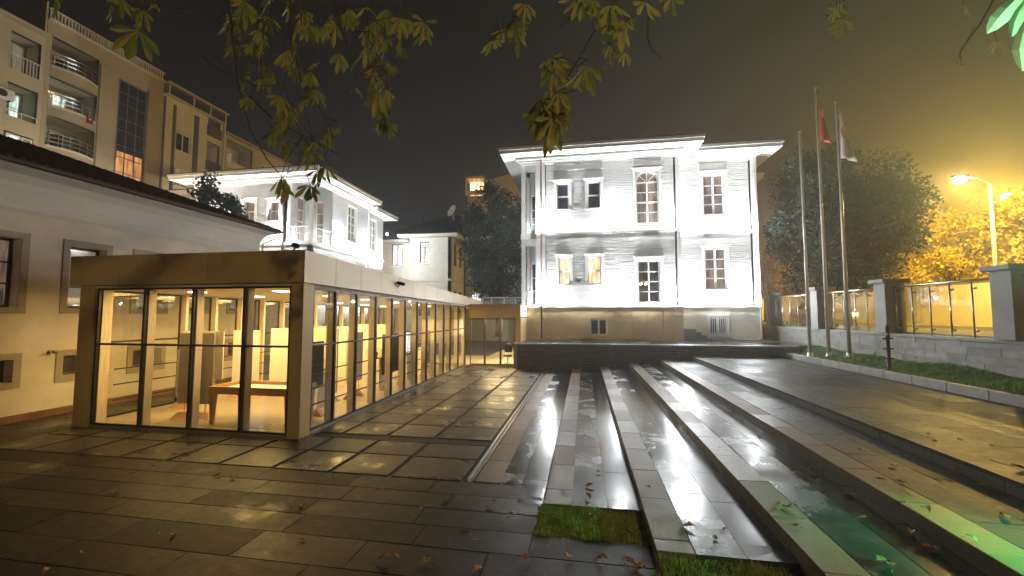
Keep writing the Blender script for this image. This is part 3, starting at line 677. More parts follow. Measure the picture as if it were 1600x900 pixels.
# floodlights
FLUX = 400
def flood(x, y, z, e, label, face='S', col_=(.93, .97, 1), off=.36):
    t = thing('floodlight', (x, y, z), label, 'floodlight', 'floodlights washing the white mansions')
    d = Vector((0, -1, 0)) if face == 'S' else Vector((1, 0, 0)); s = Vector((1, 0, 0)) if face == 'S' else Vector((0, 1, 0))
    p = Vector((x, y, z)); q = p+d*off
    MB().tube([p, q-Vector((0, 0, .03))], .012, 6).build('bracket', 'dark_metal', t)
    MB().hexa([q+s*sx*.09+d*sy*.05+Vector((0, 0, sz)) for sz in (-.06, .0) for sx, sy in ((-1, -1), (1, -1), (1, 1), (-1, 1))]).build('housing', 'dark_metal', t)
    MB().hexa([q+s*sx*.075+d*sy*.04+Vector((0, 0, sz)) for sz in (.001, .006) for sx, sy in ((-1, -1), (1, -1), (1, 1), (-1, 1))]).build('lens', 'flood_glow', t)
    lamp('flood_lamp', 'SPOT', q+Vector((0, 0, .03)), e*.95, col_, t, .04, angle=R(112), blend=1, aim=q-d*off*1.0+Vector((0, 0, 4)))
    lamp('flood_spill', 'POINT', q+Vector((0, 0, .05)), e*.42, col_, t, .04)
wl = ['left end of', 'middle of', 'right end of']
for i, x in enumerate((-1.75, 1.58, 4.32)):
    flood(x, 21.6, ZP+.30, FLUX, f'floodlight low on the {wl[i]} the bay front above the plinth')
    flood(x, 21.6, ZS+.35, FLUX, f'floodlight on the {wl[i]} the bay front above the string course')
for i, x in enumerate((5.15, 8.15)):
    k = 1.5 if i == 0 else 1.0
    flood(x, 22.8, ZP+.30, FLUX*k, f'floodlight low on the {"inner" if i == 0 else "outer"} side of the recessed wing')
    flood(x, 22.8, ZS+.35, FLUX*k, f'floodlight on the {"inner" if i == 0 else "outer"} side of the recessed wing above the string course')
flood(-3.22+.5, 23.8, ZP+.15, 60, 'floodlight inside the lower loggia', off=.5)
flood(-3.22+.5, 23.8, ZS+.15, 60, 'floodlight inside the upper loggia', off=.5)

# ------------------------------------------------------------------ second floodlit mansion
m2 = thing('wooden_mansion', (-18, 26, 0), 'floodlit white mansion with corner balcony behind the glass pavilion', 'mansion')
A2 = S(0, 22.3); B2 = E_(-16.1, 0)
u2 = [(-20.76, -20.02, 8.15, 9.45), (-19.05, -18.32, 8.15, 9.4)]
wall(MB(), A2, -24.4, -17.72, 0, 10.8, u2).build('front_wall', 'clapboard', m2)
sh = [(26.2, 27.3, 7.55, 10.05), (26.2, 27.3, 3.6, 5.8)]
wall(MB(), B2, 24.4, 29.2, 0, 10.8, sh).build('side_wall', 'clapboard', m2)
sh2 = [(29.9, 30.9, 7.5, 9.95), (29.9, 30.9, 3.6, 5.8)]
wall(MB(), E_(-16.45, 0), 29.2, 32, 0, 10.4, sh2).build('side_wall', 'clapboard', m2)
wall(MB(), A2, -17.72, -16.1, 0, 6.72).build('front_wall', 'clapboard', m2); wall(MB(), B2, 22.3, 24.4, 0, 6.72).build('side_wall', 'clapboard', m2)
wall(MB(), S(0, 24.6), -17.7, -16.3, 6.72, 10.8, [(-17.5, -16.9, 6.8, 9.9)]).build('loggia_back_wall', 'clapboard', m2)
wall(MB(), E_(-17.72, 22.3), 0, 2.2, 6.72, 10.8, [(.9, 1.6, 6.8, 9.9)]).build('loggia_side_wall', 'clapboard', m2)
window(E_(-17.72, 22.3), m2, .9, 1.6, 6.8, 9.9, cols=1, rows=4, sill=False, name='loggia_door', pane='lit_room')
window(S(0, 24.6), m2, -17.5, -16.9, 6.8, 9.9, cols=1, rows=4, sill=False, name='loggia_door', pane='lit_room')
MB().box(-16.28, -16.1, 22.3, 22.48, 6.8, 10.5).box(-17.72, -17.56, 22.28, 22.4, 6.8, 10.5).build('loggia_post', 'white_paint', m2)
MB().box(-17.8, -16.0, 22.2, 24.4, 6.62, 6.80).box(-24.4, -17.81, 22.22, 22.298, 6.62, 6.74).box(-16.098, -16.02, 24.41, 29.2, 6.62, 6.74).build('string_course', 'white_paint', m2)
rr = MB(); railing(rr, (-17.55, 22.36), (-16.28, 22.36), 6.81, .95, 12); railing(rr, (-16.2, 22.48), (-16.2, 24.4), 6.81, .95, 18); rr.build('balustrade', 'white_paint', m2)
for u in u2: window(A2, m2, *u, cols=1, rows=2, surround=.14, hood=.1, fw=.08, split=1, pane='lit_room')
for u in sh: window(B2, m2, *u, cols=2, rows=4, surround=.1, fw=.1, mw=.07, pane='pane_dim')
for u in sh2: window(E_(-16.45, 0), m2, *u, cols=2, rows=4, surround=.1, fw=.1, mw=.07, pane='pane_dim')
c2 = MB()
for i, (o, z0, z1) in enumerate(((.08, 10.44, 10.54), (.17, 10.542, 10.64), (.3, 10.642, 10.76))):
    c2.box(-24.4, -16.1+o, 22.3-o, 22.298, z0, z1); c2.box(-16.098, -16.1+o, 22.3, 29.2, z0, z1)
c2.build('cornice', 'white_paint', m2)
eaves('e', -24.4, -16.1, 22.3, 29.2, 10.8, .95, m2, sides='WSE'); eaves('e', -22, -16.45, 29.3, 32, 10.42, .9, m2, sides='EN')
eaves('e', -27.5, -24.4, 24.2, 30, 10.5, .9, m2, sides='WS'); wall(MB(), S(0, 24.2), -27.5, -24.41, 0, 10.5).build('rear_wall', 'clapboard', m2)
MB().tube([(-16.02, 28.9, 10.6), (-16.02, 28.9, 0)], .05, 8).build('downpipe', 'white_paint', m2)
MB().tube([(-17.9, 22.15, 10.6), (-17.9, 22.15, 3)], .045, 8).build('downpipe', 'brick_edge', m2)
for i, x in enumerate((-23.2, -21.6, -17.95)): flood(x, 22.3, 7.0, FLUX*1.1, f'floodlight {["by the far corner", "beside the small windows", "beside the balcony"][i]} of the mansion behind the pavilion')
for i, y in enumerate((24.9, 28.4)): flood(-16.1, y, 7.0, FLUX*1.1, f'floodlight {["next to the balcony", "past the tall window"][i]} on the side of the mansion behind the pavilion', 'E')
flood(-16.45, 31.4, 6.8, FLUX*.9, 'floodlight on the set back rear part of the second mansion', 'E')
flood(-17.1, 24.6, 6.9, 60, 'floodlight inside the corner balcony of the second mansion', off=.5)
for i, (x, y) in enumerate(((-16.1, 25.2), (-16.1, 28.2))): flood(x, y, 3.0, FLUX*.8, f'floodlight low on the side of the second mansion {["near its front", "near its rear"][i]}', 'E')

# ------------------------------------------------------------------ glass exhibition pavilion
pav = thing('glass_pavilion', (-8, 13, 0), 'glass walled exhibition pavilion with bronze fascia lit warm from inside', 'pavilion')
PX0, PX1, PY0, PY1 = -10.5, -5.5, 7.4, 23.6
def ztop(y): return 3.68-(y-7.4)*.037
def zbot(y): return 3.04-(y-7.4)*.016
def tap(mb, x0, x1, y0, y1):
    mb.hexa([(x0,y0,zbot(y0)),(x1,y0,zbot(y0)),(x1,y1,zbot(y1)),(x0,y1,zbot(y1)),(x0,y0,ztop(y0)),(x1,y0,ztop(y0)),(x1,y1,ztop(y1)),(x0,y1,ztop(y1))])
ff = MB(); xs_ = [-11.15, -10.86, -9.83, -8.72, -7.63, -6.5, -5.9+.15, -5.45]
for a, b in zip(xs_, xs_[1:]): ff.box(a+.005, b-.005, 7.33, 7.37, 3.04, 3.685)
ff.build('front_fascia', 'bronze', pav)
fsd = MB(); y = 7.33
while y < PY1: y2 = min(y+1.06, PY1+.3); tap(fsd, -5.45, -5.41, y+.005, y2-.005); y = y2
fsd.build('side_fascia', 'bronze_lit', pav)
fl = MB(); y = 7.33
while y < PY1: y2 = min(y+1.06, PY1+.3); tap(fl, -11.15, -11.11, y+.005, y2-.005); y = y2
fl.build('side_fascia', 'bronze', pav)
rf = MB(); rf.hexa([(-11.1,7.38,zbot(7.38)+.02),(-5.46,7.38,zbot(7.38)+.02),(-5.46,PY1,zbot(PY1)+.02),(-11.1,PY1,zbot(PY1)+.02),(-11.1,7.38,3.60),(-5.46,7.38,3.60),(-5.46,PY1,ztop(PY1)-.08),(-11.1,PY1,ztop(PY1)-.08)]); rf.build('roof', 'ceiling_white', pav)
MB().box(-5.72, -5.45, 7.38, 7.70, 0, 3.035).build('corner_column', 'bronze', pav, bevel=.006)
MB().box(-10.9, -10.52, 7.38, 7.75, 0, 3.035).build('corner_column', 'bronze', pav, bevel=.006)
MB().box(-10.9, -5.47, 7.76, PY1, -.04, .05).box(-10.5, -5.74, 7.42, 7.75, -.04, .048).build('floor_slab', 'pale_wood_floor', pav)
MB().hexa([(-10.9,7.4,zbot(7.4)-.06),(-5.5,7.4,zbot(7.4)-.06),(-5.5,PY1,zbot(PY1)-.06),(-10.9,PY1,zbot(PY1)-.06),(-10.9,7.4,zbot(7.4)-.005),(-5.5,7.4,zbot(7.4)-.005),(-5.5,PY1,zbot(PY1)-.005),(-10.9,PY1,zbot(PY1)-.005)]).build('ceiling', 'ceiling_white', pav)
ZC = 2.9
def glazing(T, stops, z1, matf='frame_dark', rail_z=1.77, fins=True, paneg='glass_clear', thick=1):
    for i, u in enumerate(stops):
        MB().bt(T, u-.027, u+.027, .0, -.06, .052, z1(u)).build('mullion', matf, pav)
        if fins: MB().bt(T, u-.02, u+.05, -.062, -.22, .052, z1(u)).build('timber_fin', 'fin_wood', pav)
    for a, b in zip(stops, stops[1:]):
        for nm, q0, q1 in (('transom', rail_z-.022, rail_z+.022), ('bottom_rail', .052, .09), ('top_rail', min(z1(a), z1(b))-.04, min(z1(a), z1(b)))): MB().bt(T, a+.03, b-.03, -.002, -.056, q0, q1).build(nm, matf, pav)
        for z0, zz in ((.09, rail_z-.022), (rail_z+.022, min(z1(a), z1(b))-.04)):
            MB().quad(T(a+.028, -.03, z0), T(b-.028, -.03, z0), T(b-.028, -.03, zz), T(a+.028, -.03, zz)).build('pane', paneg, pav)
glazing(S(0, 7.42), [-10.46, -9.25, -8.04, -6.82, -5.76], lambda u: 2.98)
sy = [7.76, 8.57, 9.46, 10.43, 11.4, 12.31, 13.26, 14.12, 15.02, 15.95, 16.8, 17.9, 19.0]
glazing(E_(-5.49, 0), sy, lambda u: zbot(u)-.06)
sy2 = [7.8+.93*i for i in range(17)]
glazing(W_(-10.86, 0), sy2, lambda u: zbot(u)-.06)
for X in (-5.80, -10.55):
    gr = MB()
    for zz in (.45, .8, 1.15): gr.box(X-.012, X+.012, 7.9, 19, zz, zz+.028)
    gr.build('guard_rail', 'frame_dark', pav)
for k, y in enumerate((9.46, 12.31, 15.02)): MB().box(-5.545, -5.475, y-.05, y+.05, .05, 2.9).build('steel_post', 'steel', pav) if False else None
# threshold strip of dark gravel
structure(MB().box(-10.9, -5.4, 7.28, 7.36, -.03, .006), 'threshold', 'frame_dark')
structure(MB().box(-5.46, -5.36, 7.36, 19.2, -.03, .006), 'threshold', 'frame_dark')
# low connector wing with sliding doors
con = thing('entrance_link', (-4.2, 20, 0), 'low bronze clad entrance link with three tall glass doors between pavilion and mansion', 'entrance')
cf = MB()
for a, b in ((-5.40, -4.62), (-4.62, -3.75), (-3.75, -2.92)): cf.box(a+.004, b-.004, 19.28, 19.32, 2.26, 2.91)
cf.box(-3.16, -2.92, 19.28, 19.32, 0, 2.255); cf.build('cladding', 'bronze', con)
MB().box(-3.15, -2.93, 19.33, 21.4, 0, 2.25).build('side_wall', 'bronze', con)
MB().box(-5.44, -2.93, 19.33, 22.0, 2.3, 2.86).build('roof', 'ceiling_white', con)
MB().box(-5.44, -3.16, 19.33, 30, -.03, .04).build('floor', 'pale_wood_floor', con)
MB().box(-5.4, -3.0, 22.0, 30, 2.3, 2.5).build('ceiling', 'ceiling_white', con)
MB().box(-3.15, -3.0, 21.4, 30, .0, 2.29).build('side_wall', 'panel_grey', con)
MB().box(-5.4, -3.2, 29.8, 30, .05, 2.29).build('end_wall', 'panel_black', con)
for a, b in ((-5.38, -4.66), (-4.66, -3.90), (-3.90, -3.17)):
    d_ = MB().box(a+.005, a+.045, 19.36, 19.41, .03, 2.24).box(b-.045, b-.005, 19.36, 19.41, .03, 2.24).box(a+.045, b-.045, 19.362, 19.408, .03, .09).box(a+.045, b-.045, 19.362, 19.408, 2.18, 2.24).build('glass_door', 'frame_brown', con)
    MB().quad((a+.04, 19.385, .08), (b-.04, 19.385, .08), (b-.04, 19.385, 2.19), (a+.04, 19.385, 2.19)).build('pane', 'glass_clear', d_)
lamp('link_lamp', 'AREA', (-4.3, 20.8, 2.27), 120, (1, .74, .38), con, 1.4, aim=(-4.3, 20.8, 0)); MB().box(-4.9, -3.7, 20.4, 21.2, 2.285, 2.297).build('ceiling_light', 'warm_glow', con)
lamp('link_lamp', 'AREA', (-4.3, 26, 2.27), 110, (1, .74, .38), con, 1.2, aim=(-4.3, 26, 0))
rr = thing('roof_railing', (-4.3, 21.9, 2.9), 'pale glass roof railing above the entrance link', 'railing')
g = MB(); g.box(-5.4, -2.95, 21.86, 21.92, 3.30, 3.35)
for x in (-5.38, -4.9, -4.2, -3.6, -2.98): g.box(x-.03, x+.03, 21.87, 21.91, 2.86, 3.30)
g.build('rail', 'white_metal', rr); MB().box(-5.38, -2.98, 21.885, 21.893, 2.88, 3.28).build('glass_panel', 'glass_fence', rr)

# interior lighting: recessed ceiling panels
WARM = (1, .65, .22)
k = 0
for y in (8.7, 10.6, 12.6, 14.6, 16.6, 18.4):
    for x in (-9.3, -7.0):
        MB().box(x-.13, x+.13, y-.13, y+.13, zbot(y)-.075, zbot(y)-.062).build('ceiling_light', 'warm_glow', pav)
        lamp('ceiling_lamp', 'AREA', (x, y, zbot(y)-.09), 56, WARM, pav, 1.5, aim=(x+(.25 if x > -8 else -.1), y, 0))

# exhibits
def ex_table(x0, x1, y0, y1, label):
    t = thing('exhibit_table', ((x0+x1)/2, (y0+y1)/2, .05), label, 'table')
    MB().box(x0, x1, y0, y0+.05, .70, .86).box(x0, x1, y1-.05, y1, .70, .86).box(x0, x0+.05, y0+.05, y1-.05, .70, .86).box(x1-.05, x1, y0+.05, y1-.05, .70, .86).build('table_frame', 'table_wood', t, bevel=.004)
    MB().box(x0+.05, x1-.05, y0+.05, y1-.05, .76, .78).build('table_top', 'panel_white', t)
    for x in (x0+.02, x1-.13):
        for y in (y0+.02, y1-.13):
            MB().hexa([(x+.02,y+.02,.05),(x+.08,y+.02,.05),(x+.08,y+.08,.05),(x+.02,y+.08,.05),(x,y,.70),(x+.11,y,.70),(x+.11,y+.11,.70),(x,y+.11,.70)]).build('leg', 'table_wood', t)
ex_table(-8.02, -6.05, 7.85, 8.75, 'long wooden display table with a sunken white top behind the front glass')
def board(x, y, w_, h, z0, rot, m, label, second=None):
    t = thing('display_board', (x, y, .05), label, 'display board', 'free standing display boards in the pavilion')
    c, s = math.cos(rot), math.sin(rot); Q = lambda u, v, z: (x+u*c-v*s, y+u*s+v*c, z)
    def bx(u0, u1, v0, v1, a, b): return MB().hexa([Q(u0,v0,a),Q(u1,v0,a),Q(u1,v1,a),Q(u0,v1,a),Q(u0,v0,b),Q(u1,v0,b),Q(u1,v1,b),Q(u0,v1,b)])
    bx(-w_/2, w_/2, -.03, .03, z0, z0+h).build('board', m, t)
    if second: bx(-w_/2-.02, w_/2+second, .035, .06, z0+.55, z0+h+.04).build('back_board', 'panel_white', t)
    bs = MB(); a, b = w_/2*.9, .16
    bs.add([Q(-a-.08,-b,.05),Q(a+.08,-b,.05),Q(a+.08,b,.05),Q(-a-.08,b,.05),Q(-a,-.04,.17),Q(a,-.04,.17),Q(a,.04,.17),Q(-a,.04,.17)], [(0,3,2,1),(4,5,6,7),(0,1,5,4),(1,2,6,5),(2,3,7,6),(3,0,4,7)])
    bs.build('wedge_base', 'orange_wood', t)
    for u in (-w_*.3, w_*.3): MB().tube([Q(u, 0, .17), Q(u, 0, z0+.01)], .012, 6).build('strut', 'steel', t)
board(-8.85, 8.35, .86, 1.62, .36, R(4), 'panel_grey', 'grey display board on an orange wedge base left of the display table', .18)
bl = [(-9.6, 10.6, .8, 1.65, .3, 'panel_white', 'white display board in the left aisle behind the grey board'), (-8.5, 10.9, 1.2, 1.7, .3, 'panel_white', 'wide white display board behind the display table'),
      (-7.2, 10.5, 1.1, 1.72, .3, 'panel_white', 'white display board behind the right end of the display table'), (-9.4, 13.5, .9, 1.7, .3, 'panel_grey', 'grey display board deep in the left aisle'),
      (-7.9, 13.2, 1.3, 1.7, .3, 'panel_white', 'broad white display board halfway down the hall'), (-8.8, 16.4, 1.4, 1.7, .3, 'panel_white', 'white display board near the far end of the hall'),
      (-10.1, 9.2, .5, 1.2, .3, 'panel_grey', 'narrow grey display board against the left glass')]
for x, y, a, b, z0, m_, lab in bl: board(x, y, a, b, z0, R(random.uniform(-8, 8)), m_, lab)
def side_board(y, y2, z0, z1, m_, label, x=-6.15, wedge=True):
    t = thing('display_board', (x, (y+y2)/2, .05), label, 'display board', 'dark display boards along the courtyard glass')
    MB().box(x-.025, x+.025, y, y2, z0, z1).build('board', m_, t)
    for yy in (y+.15, y2-.15):
        MB().tube([(x, yy, .15), (x, yy, z0+.01)], .012, 6).build('strut', 'steel', t)
        MB().add([(x-.16,yy-.06,.05),(x+.16,yy-.06,.05),(x+.16,yy+.06,.05),(x-.16,yy+.06,.05),(x,yy-.06,.22),(x,yy+.06,.22)], [(0,3,2,1),(0,1,4),(2,3,5),(1,2,5,4),(3,0,4,5)]).build('wedge_base', 'orange_wood', t)
side_board(7.95, 9.1, .75, 1.78, 'panel_black', 'dark display board nearest the corner column')
side_board(12.1, 13.6, .55, 1.8, 'panel_black', 'dark display board halfway along the courtyard glass')
side_board(15.3, 16.4, .5, 1.8, 'panel_black', 'dark display board at the far end of the courtyard glass')
side_board(10.7, 11.5, .5, 1.9, 'panel_white', 'white display board between the dark ones at the courtyard glass', -6.5)
def plinth_(x, y, s, h, m_, label):
    t = thing('display_plinth', (x, y, .05), label, 'plinth', 'white exhibit plinths in the pavilion')
    MB().box(x-s/2, x+s/2, y-s/2, y+s/2, .05, h).build('body', m_, t, bevel=.005); MB().box(x-s/2+.03, x+s/2-.03, y-s/2+.03, y+s/2-.03, h+.001, h+.3).build('vitrine', 'glass_clear', t)
    MB().lathe((x, y, h), [(.0, 0), (.07, .0), (.05, .05), (.08, .1), (.05, .18), (.0, .2)], 12).build('exhibit', 'rust_brown', t, smooth=True)
plinth_(-6.9, 9.9, .5, .95, 'panel_white', 'white plinth with glass case behind the dark board')
plinth_(-6.8, 12.9, .55, 1.0, 'panel_white', 'white plinth with glass case in the middle of the hall')
plinth_(-6.6, 14.6, .55, .9, 'panel_white', 'white plinth with glass case beyond the middle')
plinth_(-6.9, 17.2, .7, 1.0, 'panel_white', 'larger white plinth at the far end of the hall')
MB()
sc_ = thing('light_box', (-6.45, 14.2, 1), 'glowing white light box on a stand by the courtyard glass', 'light box')
MB().box(-6.42, -6.40, 14.05, 14.75, 1.0, 1.75).build('screen', 'lit_white', sc_); MB().box(-6.47, -6.425, 14.0, 14.8, .95, 1.8).build('housing', 'panel_black', sc_); MB().tube([(-6.45, 14.4, .05), (-6.45, 14.4, .96)], .03, 8).build('stand', 'dark_metal', sc_)
ac = thing('swivel_chair', (-3.62, 19.75, .04), 'dark rounded chair just behind the right glass door', 'chair')
MB().lathe((-3.62, 19.75, .42), [(.0, 0), (.2, .0), (.23, .04), (.2, .09), (0, .1)], 14).build('seat', 'panel_black', ac, smooth=True)
MB().poly([(-3.80, 19.9, .6), (-3.44, 19.9, .6), (-3.42, 19.92, .9), (-3.5, 19.93, 1.0), (-3.74, 19.93, 1.0), (-3.82, 19.92, .9)], (0, .05, 0)).build('backrest', 'panel_black', ac, bevel=.01)
MB().tube([(-3.62, 19.75, .1), (-3.62, 19.75, .43)], .03, 8).build('stem', 'steel', ac)
for i in range(5): a = i*1.257; MB().tube([(-3.62, 19.75, .12), (-3.62+.25*math.cos(a), 19.75+.25*math.sin(a), .06)], .018, 6).build('leg', 'steel', ac)

def camera_unit(x, y, z, label, d=(1, -.3)):
    t = thing('security_camera', (x, y, z), label, 'camera')
    MB().tube([(x, y, z), (x+d[0]*.06, y+d[1]*.06, z+.08)], .018, 8).build('bracket', 'dark_metal', t)
    a = Vector((x+d[0]*-.03, y+d[1]*-.03, z+.13)); b = a+Vector((d[0]*.24, d[1]*.24, -.05))
    MB().tube([a, b], .05, 12).build('housing', 'dark_metal', t, smooth=True); MB().tube([b, b+(b-a)*.12], .035, 12).build('lens', 'pane_dark', t)
camera_unit(-5.75, 7.45, 3.68, 'dark security camera on top of the pavilion corner above the column', (.8, -.6))
camera_unit(-5.40, 11.5, 3.22, 'small dark security camera on the courtyard side fascia', (.8, .2))

# ------------------------------------------------------------------ old plastered building on the left
lb = thing('plastered_building', (-15, 8, 0), 'low beige plastered building with brown tiled hipped roof on the left', 'building')
TL = E_(-12.6, 0)
hs = []
for c0 in (3.35, 4.95, 6.55, 8.26, 9.86, 11.46, 13.06): hs += [(c0, c0+.80, 2.57, 4.13), (c0, c0+.80, .90, 1.40)]
wall(MB(), TL, -4, 14.3, .0, 5.2, hs, .35).build('wall', 'left_plaster', lb)
wall(MB(), lambda u, o, z: (-12.6-u, 14.3+o, z), 0, 8, 0, 5.2, [], .35).build('end_wall', 'left_plaster', lb)
cvm = MB(); prof = [(0.002, 4.72), (.05, 4.80), (.055, 4.9), (.02, 4.98), (.03, 5.2), (.08, 5.38), (.2, 5.55), (.36, 5.62), (.44, 5.64), (.44, 5.70)]
def sweep(prof, a, b, T):
    m = MB()
    for (o0, z0), (o1, z1) in zip(prof, prof[1:]): m.quad(T(a, o0, z0), T(b, o0, z0), T(b, o1, z1), T(a, o1, z1))
    return m
n = len(prof); m_ = MB()
for (o, z) in prof: m_.v += [(-12.6+o, -4, z), (-12.6+o, 14.3+o, z), (-20.6, 14.3+o, z)]
for i in range(n-1): b = i*3; m_.f += [(b, b+1, b+4, b+3), (b+1, b+2, b+5, b+4)]
m_.build('cornice', 'left_cove_lit', lb)
ms = MB().box(-12.598, -12.55, -4, 14.35, -.02, .16); ms.build('plinth', 'brick_edge', lb)
hx = .62
r_ = MB(); e0 = (-12.02, 14.86); k = 4.95; zb = 5.75; zr = zb+k*.39
r_.add([(-12.02, -6, zb), (*e0, zb), (-22, 14.86, zb), (-12.02-k, 14.86-k, zr), (-12.02-k, -6, zr), (-22, 14.86-k, zr), (-12.02, -6, zb-.06), (*e0, zb-.06), (-22, 14.86, zb-.06), (-13, -6, zb-.06), (-13, 14.0, zb-.06), (-22, 14.0, zb-.06)],
       [(0, 1, 3, 4), (1, 2, 5, 3), (0, 6, 7, 1), (1, 7, 8, 2), (6, 9, 10, 7), (7, 10, 11, 8)])
rr_ = r_.build('roof', 'roof_tile', lb)
ti = MB(); y = -5.9                                  # rows of half round tiles on the slope
while y < 14.8:
    tmax = min(k, 14.86-y); ti.tube([(-12.0, y, zb+.01), (-12.02-tmax, y, zb+.01+tmax*.39)], .06, 6); y += .21
x = -12.1
while x > -20: 
    tmax = min(k, abs(x+12.02)); ti.tube([(x, 14.88, zb+.01), (x, 14.86-tmax, zb+.01+tmax*.39)], .06, 6); x -= .21
ti.build('tiles', 'roof_tile', rr_)
MB().tube([(-12.0, -6, 5.73), (-12.0, 14.88, 5.73)], .055, 8).build('gutter', 'frame_brown', lb)
MB().tube([(-12.02, 14.7, 5.7), (-12.05, 14.7, 5.5), (-12.5, 14.4, 5.2), (-12.52, 14.4, 0)], .035, 8).build('downpipe', 'white_metal', lb)
for i, h in enumerate(hs):
    up = h[3] > 2
    window(TL, lb, h[0], h[1], h[2], h[3], cols=1 if up else 1, rows=3 if up else 1, pane=('lit_room' if (up and i == 4) else 'pane_dim' if up else 'pane_dark'), frame='frame_brown', o=-.24, surround=0, sill=False, fw=.06)
    m_ = MB(); a, b, c, d = h; s = .14
    m_.bt(TL, a-s, a-.001, .025, .002, c-s, d+s).bt(TL, b+.001, b+s, .025, .002, c-s, d+s).bt(TL, a, b, .024, .002, d+.001, d+s).bt(TL, a, b, .024, .002, c-s, c-.001); m_.build('surround', 'surround', lb)
wlmp = thing('wall_lamp', (-12.58, 8.0, 1.55), 'small grey cylindrical lamp on the beige wall between lower windows', 'lamp')
MB().tube([(-12.6, 8.0, 1.52), (-12.42, 8.0, 1.52)], .045, 10).build('housing', 'steel', wlmp, smooth=True)

# ------------------------------------------------------------------ cream villa with dark hipped roof
cv_ = thing('cream_villa', (-13, 38, 0), 'pale two storey villa with dark hipped roof and satellite dish between the mansions', 'villa')
C1 = S(0, 34.0)
ch_ = [(-14.0, -13.15, 6.9, 8.75), (-14.05, -13.0, 2.3, 4.3, 'arch')]
wall(MB(), C1, -14.95, -11.2, 0, 9.1, ch_).build('wall', 'cream_plaster', cv_)
wall(MB(), E_(-11.2, 34), 0, 4, 0, 9.1, [(.9, 1.6, 6.7, 8.7), (2.5, 3.2, 6.7, 8.7), (.9, 1.6, 2.5, 4.5), (2.5, 3.2, 2.5, 4.5)]).build('wall', 'cream_plaster', cv_)
C2 = S(0, 35.6); wall(MB(), C2, -19, -14.96, 0, 9.0, [(-17.4, -16.3, 6.9, 8.9)]).build('wall', 'cream_plaster', cv_)
C3 = S(0, 38.0); wall(MB(), C3, -11.19, -5, 0, 9.0, [(-10.5, -9.5, 2.4, 4.6, 'arch'), (-10.5, -9.7, 6.8, 8.7), (-8.6, -7.8, 6.8, 8.7), (-8.5, -7.5, 2.4, 4.6, 'arch')]).build('wall', 'cream_plaster', cv_)
MB().box(-15.0, -11.15, 33.93, 33.998, 5.3, 5.5).box(-11.198, -11.13, 33.93, 37.99, 5.3, 5.5).box(-19, -14.97, 35.53, 35.598, 5.3, 5.5).box(-11.12, -5, 37.93, 37.998, 5.3, 5.5).build('string_course', 'apt_white', cv_)
eaves('e', -14.95, -11.2, 34, 40, 9.1, .75, cv_, 'roof_dark', 'apt_cream', .42, 'WSE', .16)
eaves('e', -19, -5, 35.6, 46, 9.02, .7, cv_, 'roof_dark', 'apt_cream', .58, 'WSEN', .16)
eaves('e', -11.2, -5, 38, 46, 9.0, .7, cv_, 'roof_dark', 'apt_cream', .2, 'SE', .16)
wf = dict(frame='frame_dark', fw=.07, mw=.04)
window(C1, cv_, *ch_[0], cols=2, rows=4, pane='lit_white', **wf); window(C1, cv_, *ch_[1][:4], cols=2, rows=4, arch=True, pane='pane_dark', **wf)
window(C2, cv_, -17.4, -16.3, 6.9, 8.9, cols=2, rows=4, pane='lit_white', **wf)
for u in (.9, 2.5):
    window(E_(-11.2, 34), cv_, u, u+.7, 6.7, 8.7, cols=2, rows=3, pane='pane_dark', **wf); window(E_(-11.2, 34), cv_, u, u+.7, 2.5, 4.5, cols=2, rows=3, pane='pane_dark', **wf)
window(C3, cv_, -10.5, -9.5, 2.4, 4.6, cols=2, rows=4, arch=True, pane='lit_white', **wf); window(C3, cv_, -8.5, -7.5, 2.4, 4.6, cols=2, rows=4, arch=True, pane='pane_dark', **wf)
for u in (-10.5, -8.6): window(C3, cv_, u, u+.8, 6.8, 8.7, cols=2, rows=3, pane='lit_room', **wf)
MB().tube([(-11.1, 37.9, 9), (-11.1, 37.9, 0)], .06, 8).build('downpipe', 'frame_dark', cv_); MB().tube([(-15.2, 34.2, 9.1), (-15.05, 35.3, 8.2), (-15.05, 35.5, 0)], .05, 8).build('downpipe', 'frame_dark', cv_)
dish = thing('satellite_dish', (-12.8, 40.5, 11.4), 'white satellite dish on the dark roof of the cream villa', 'dish')
MB().tube([(-12.8, 39.5, 10.6), (-12.8, 39.5, 12.5)], .04, 6).build('mast', 'white_metal', dish)
d_ = MB(); nn = Vector((-.5, -.8, .35)).normalized(); a1 = nn.cross(Vector((0, 0, 1))).normalized(); a2 = nn.cross(a1); cc = Vector((-12.8, 39.4, 12.7))
for i in range(5):
    for j in range(16): r = .14*(i+.01); t = j*math.pi/8; d_.v.append(tuple(cc+a1*r*math.cos(t)+a2*r*math.sin(t)*1.15+nn*(r*r*.6)))
for i in range(4):
    for j in range(16): d_.f.append((i*16+j, i*16+(j+1)%16, (i+1)*16+(j+1)%16, (i+1)*16+j))
d_.build('reflector', 'white_paint', dish, smooth=True); MB().tube([cc, cc+nn*.5], .02, 6).build('feed_arm', 'dark_metal', dish)
fl_ = thing('villa_fill_light', (-15.95, 31.2, 9.2), 'added floodlight at the rear of the second mansion that brightens the cream villa', 'floodlight')
MB().box(-16.3, -16.1, 31.9, 32.1, 9.0, 9.2).build('housing', 'dark_metal', fl_); MB().box(-16.09, -16.07, 31.92, 32.08, 9.02, 9.18).build('lens', 'flood_glow', fl_)
lamp('flood_lamp', 'SPOT', (-15.9, 31.6, 9.1), 300, (.85, .95, 1), fl_, .1, angle=R(120), aim=(-12, 36.5, 6))  # added lamp that brightens the villa; no fixture is known here
pk = thing('pink_house', (-24, 58, 0), 'pink gabled house top beyond the cream villa', 'house')
MB().box(-30, -21.5, 56, 62, 0, 13.6).build('wall', 'pink_plaster', pk)
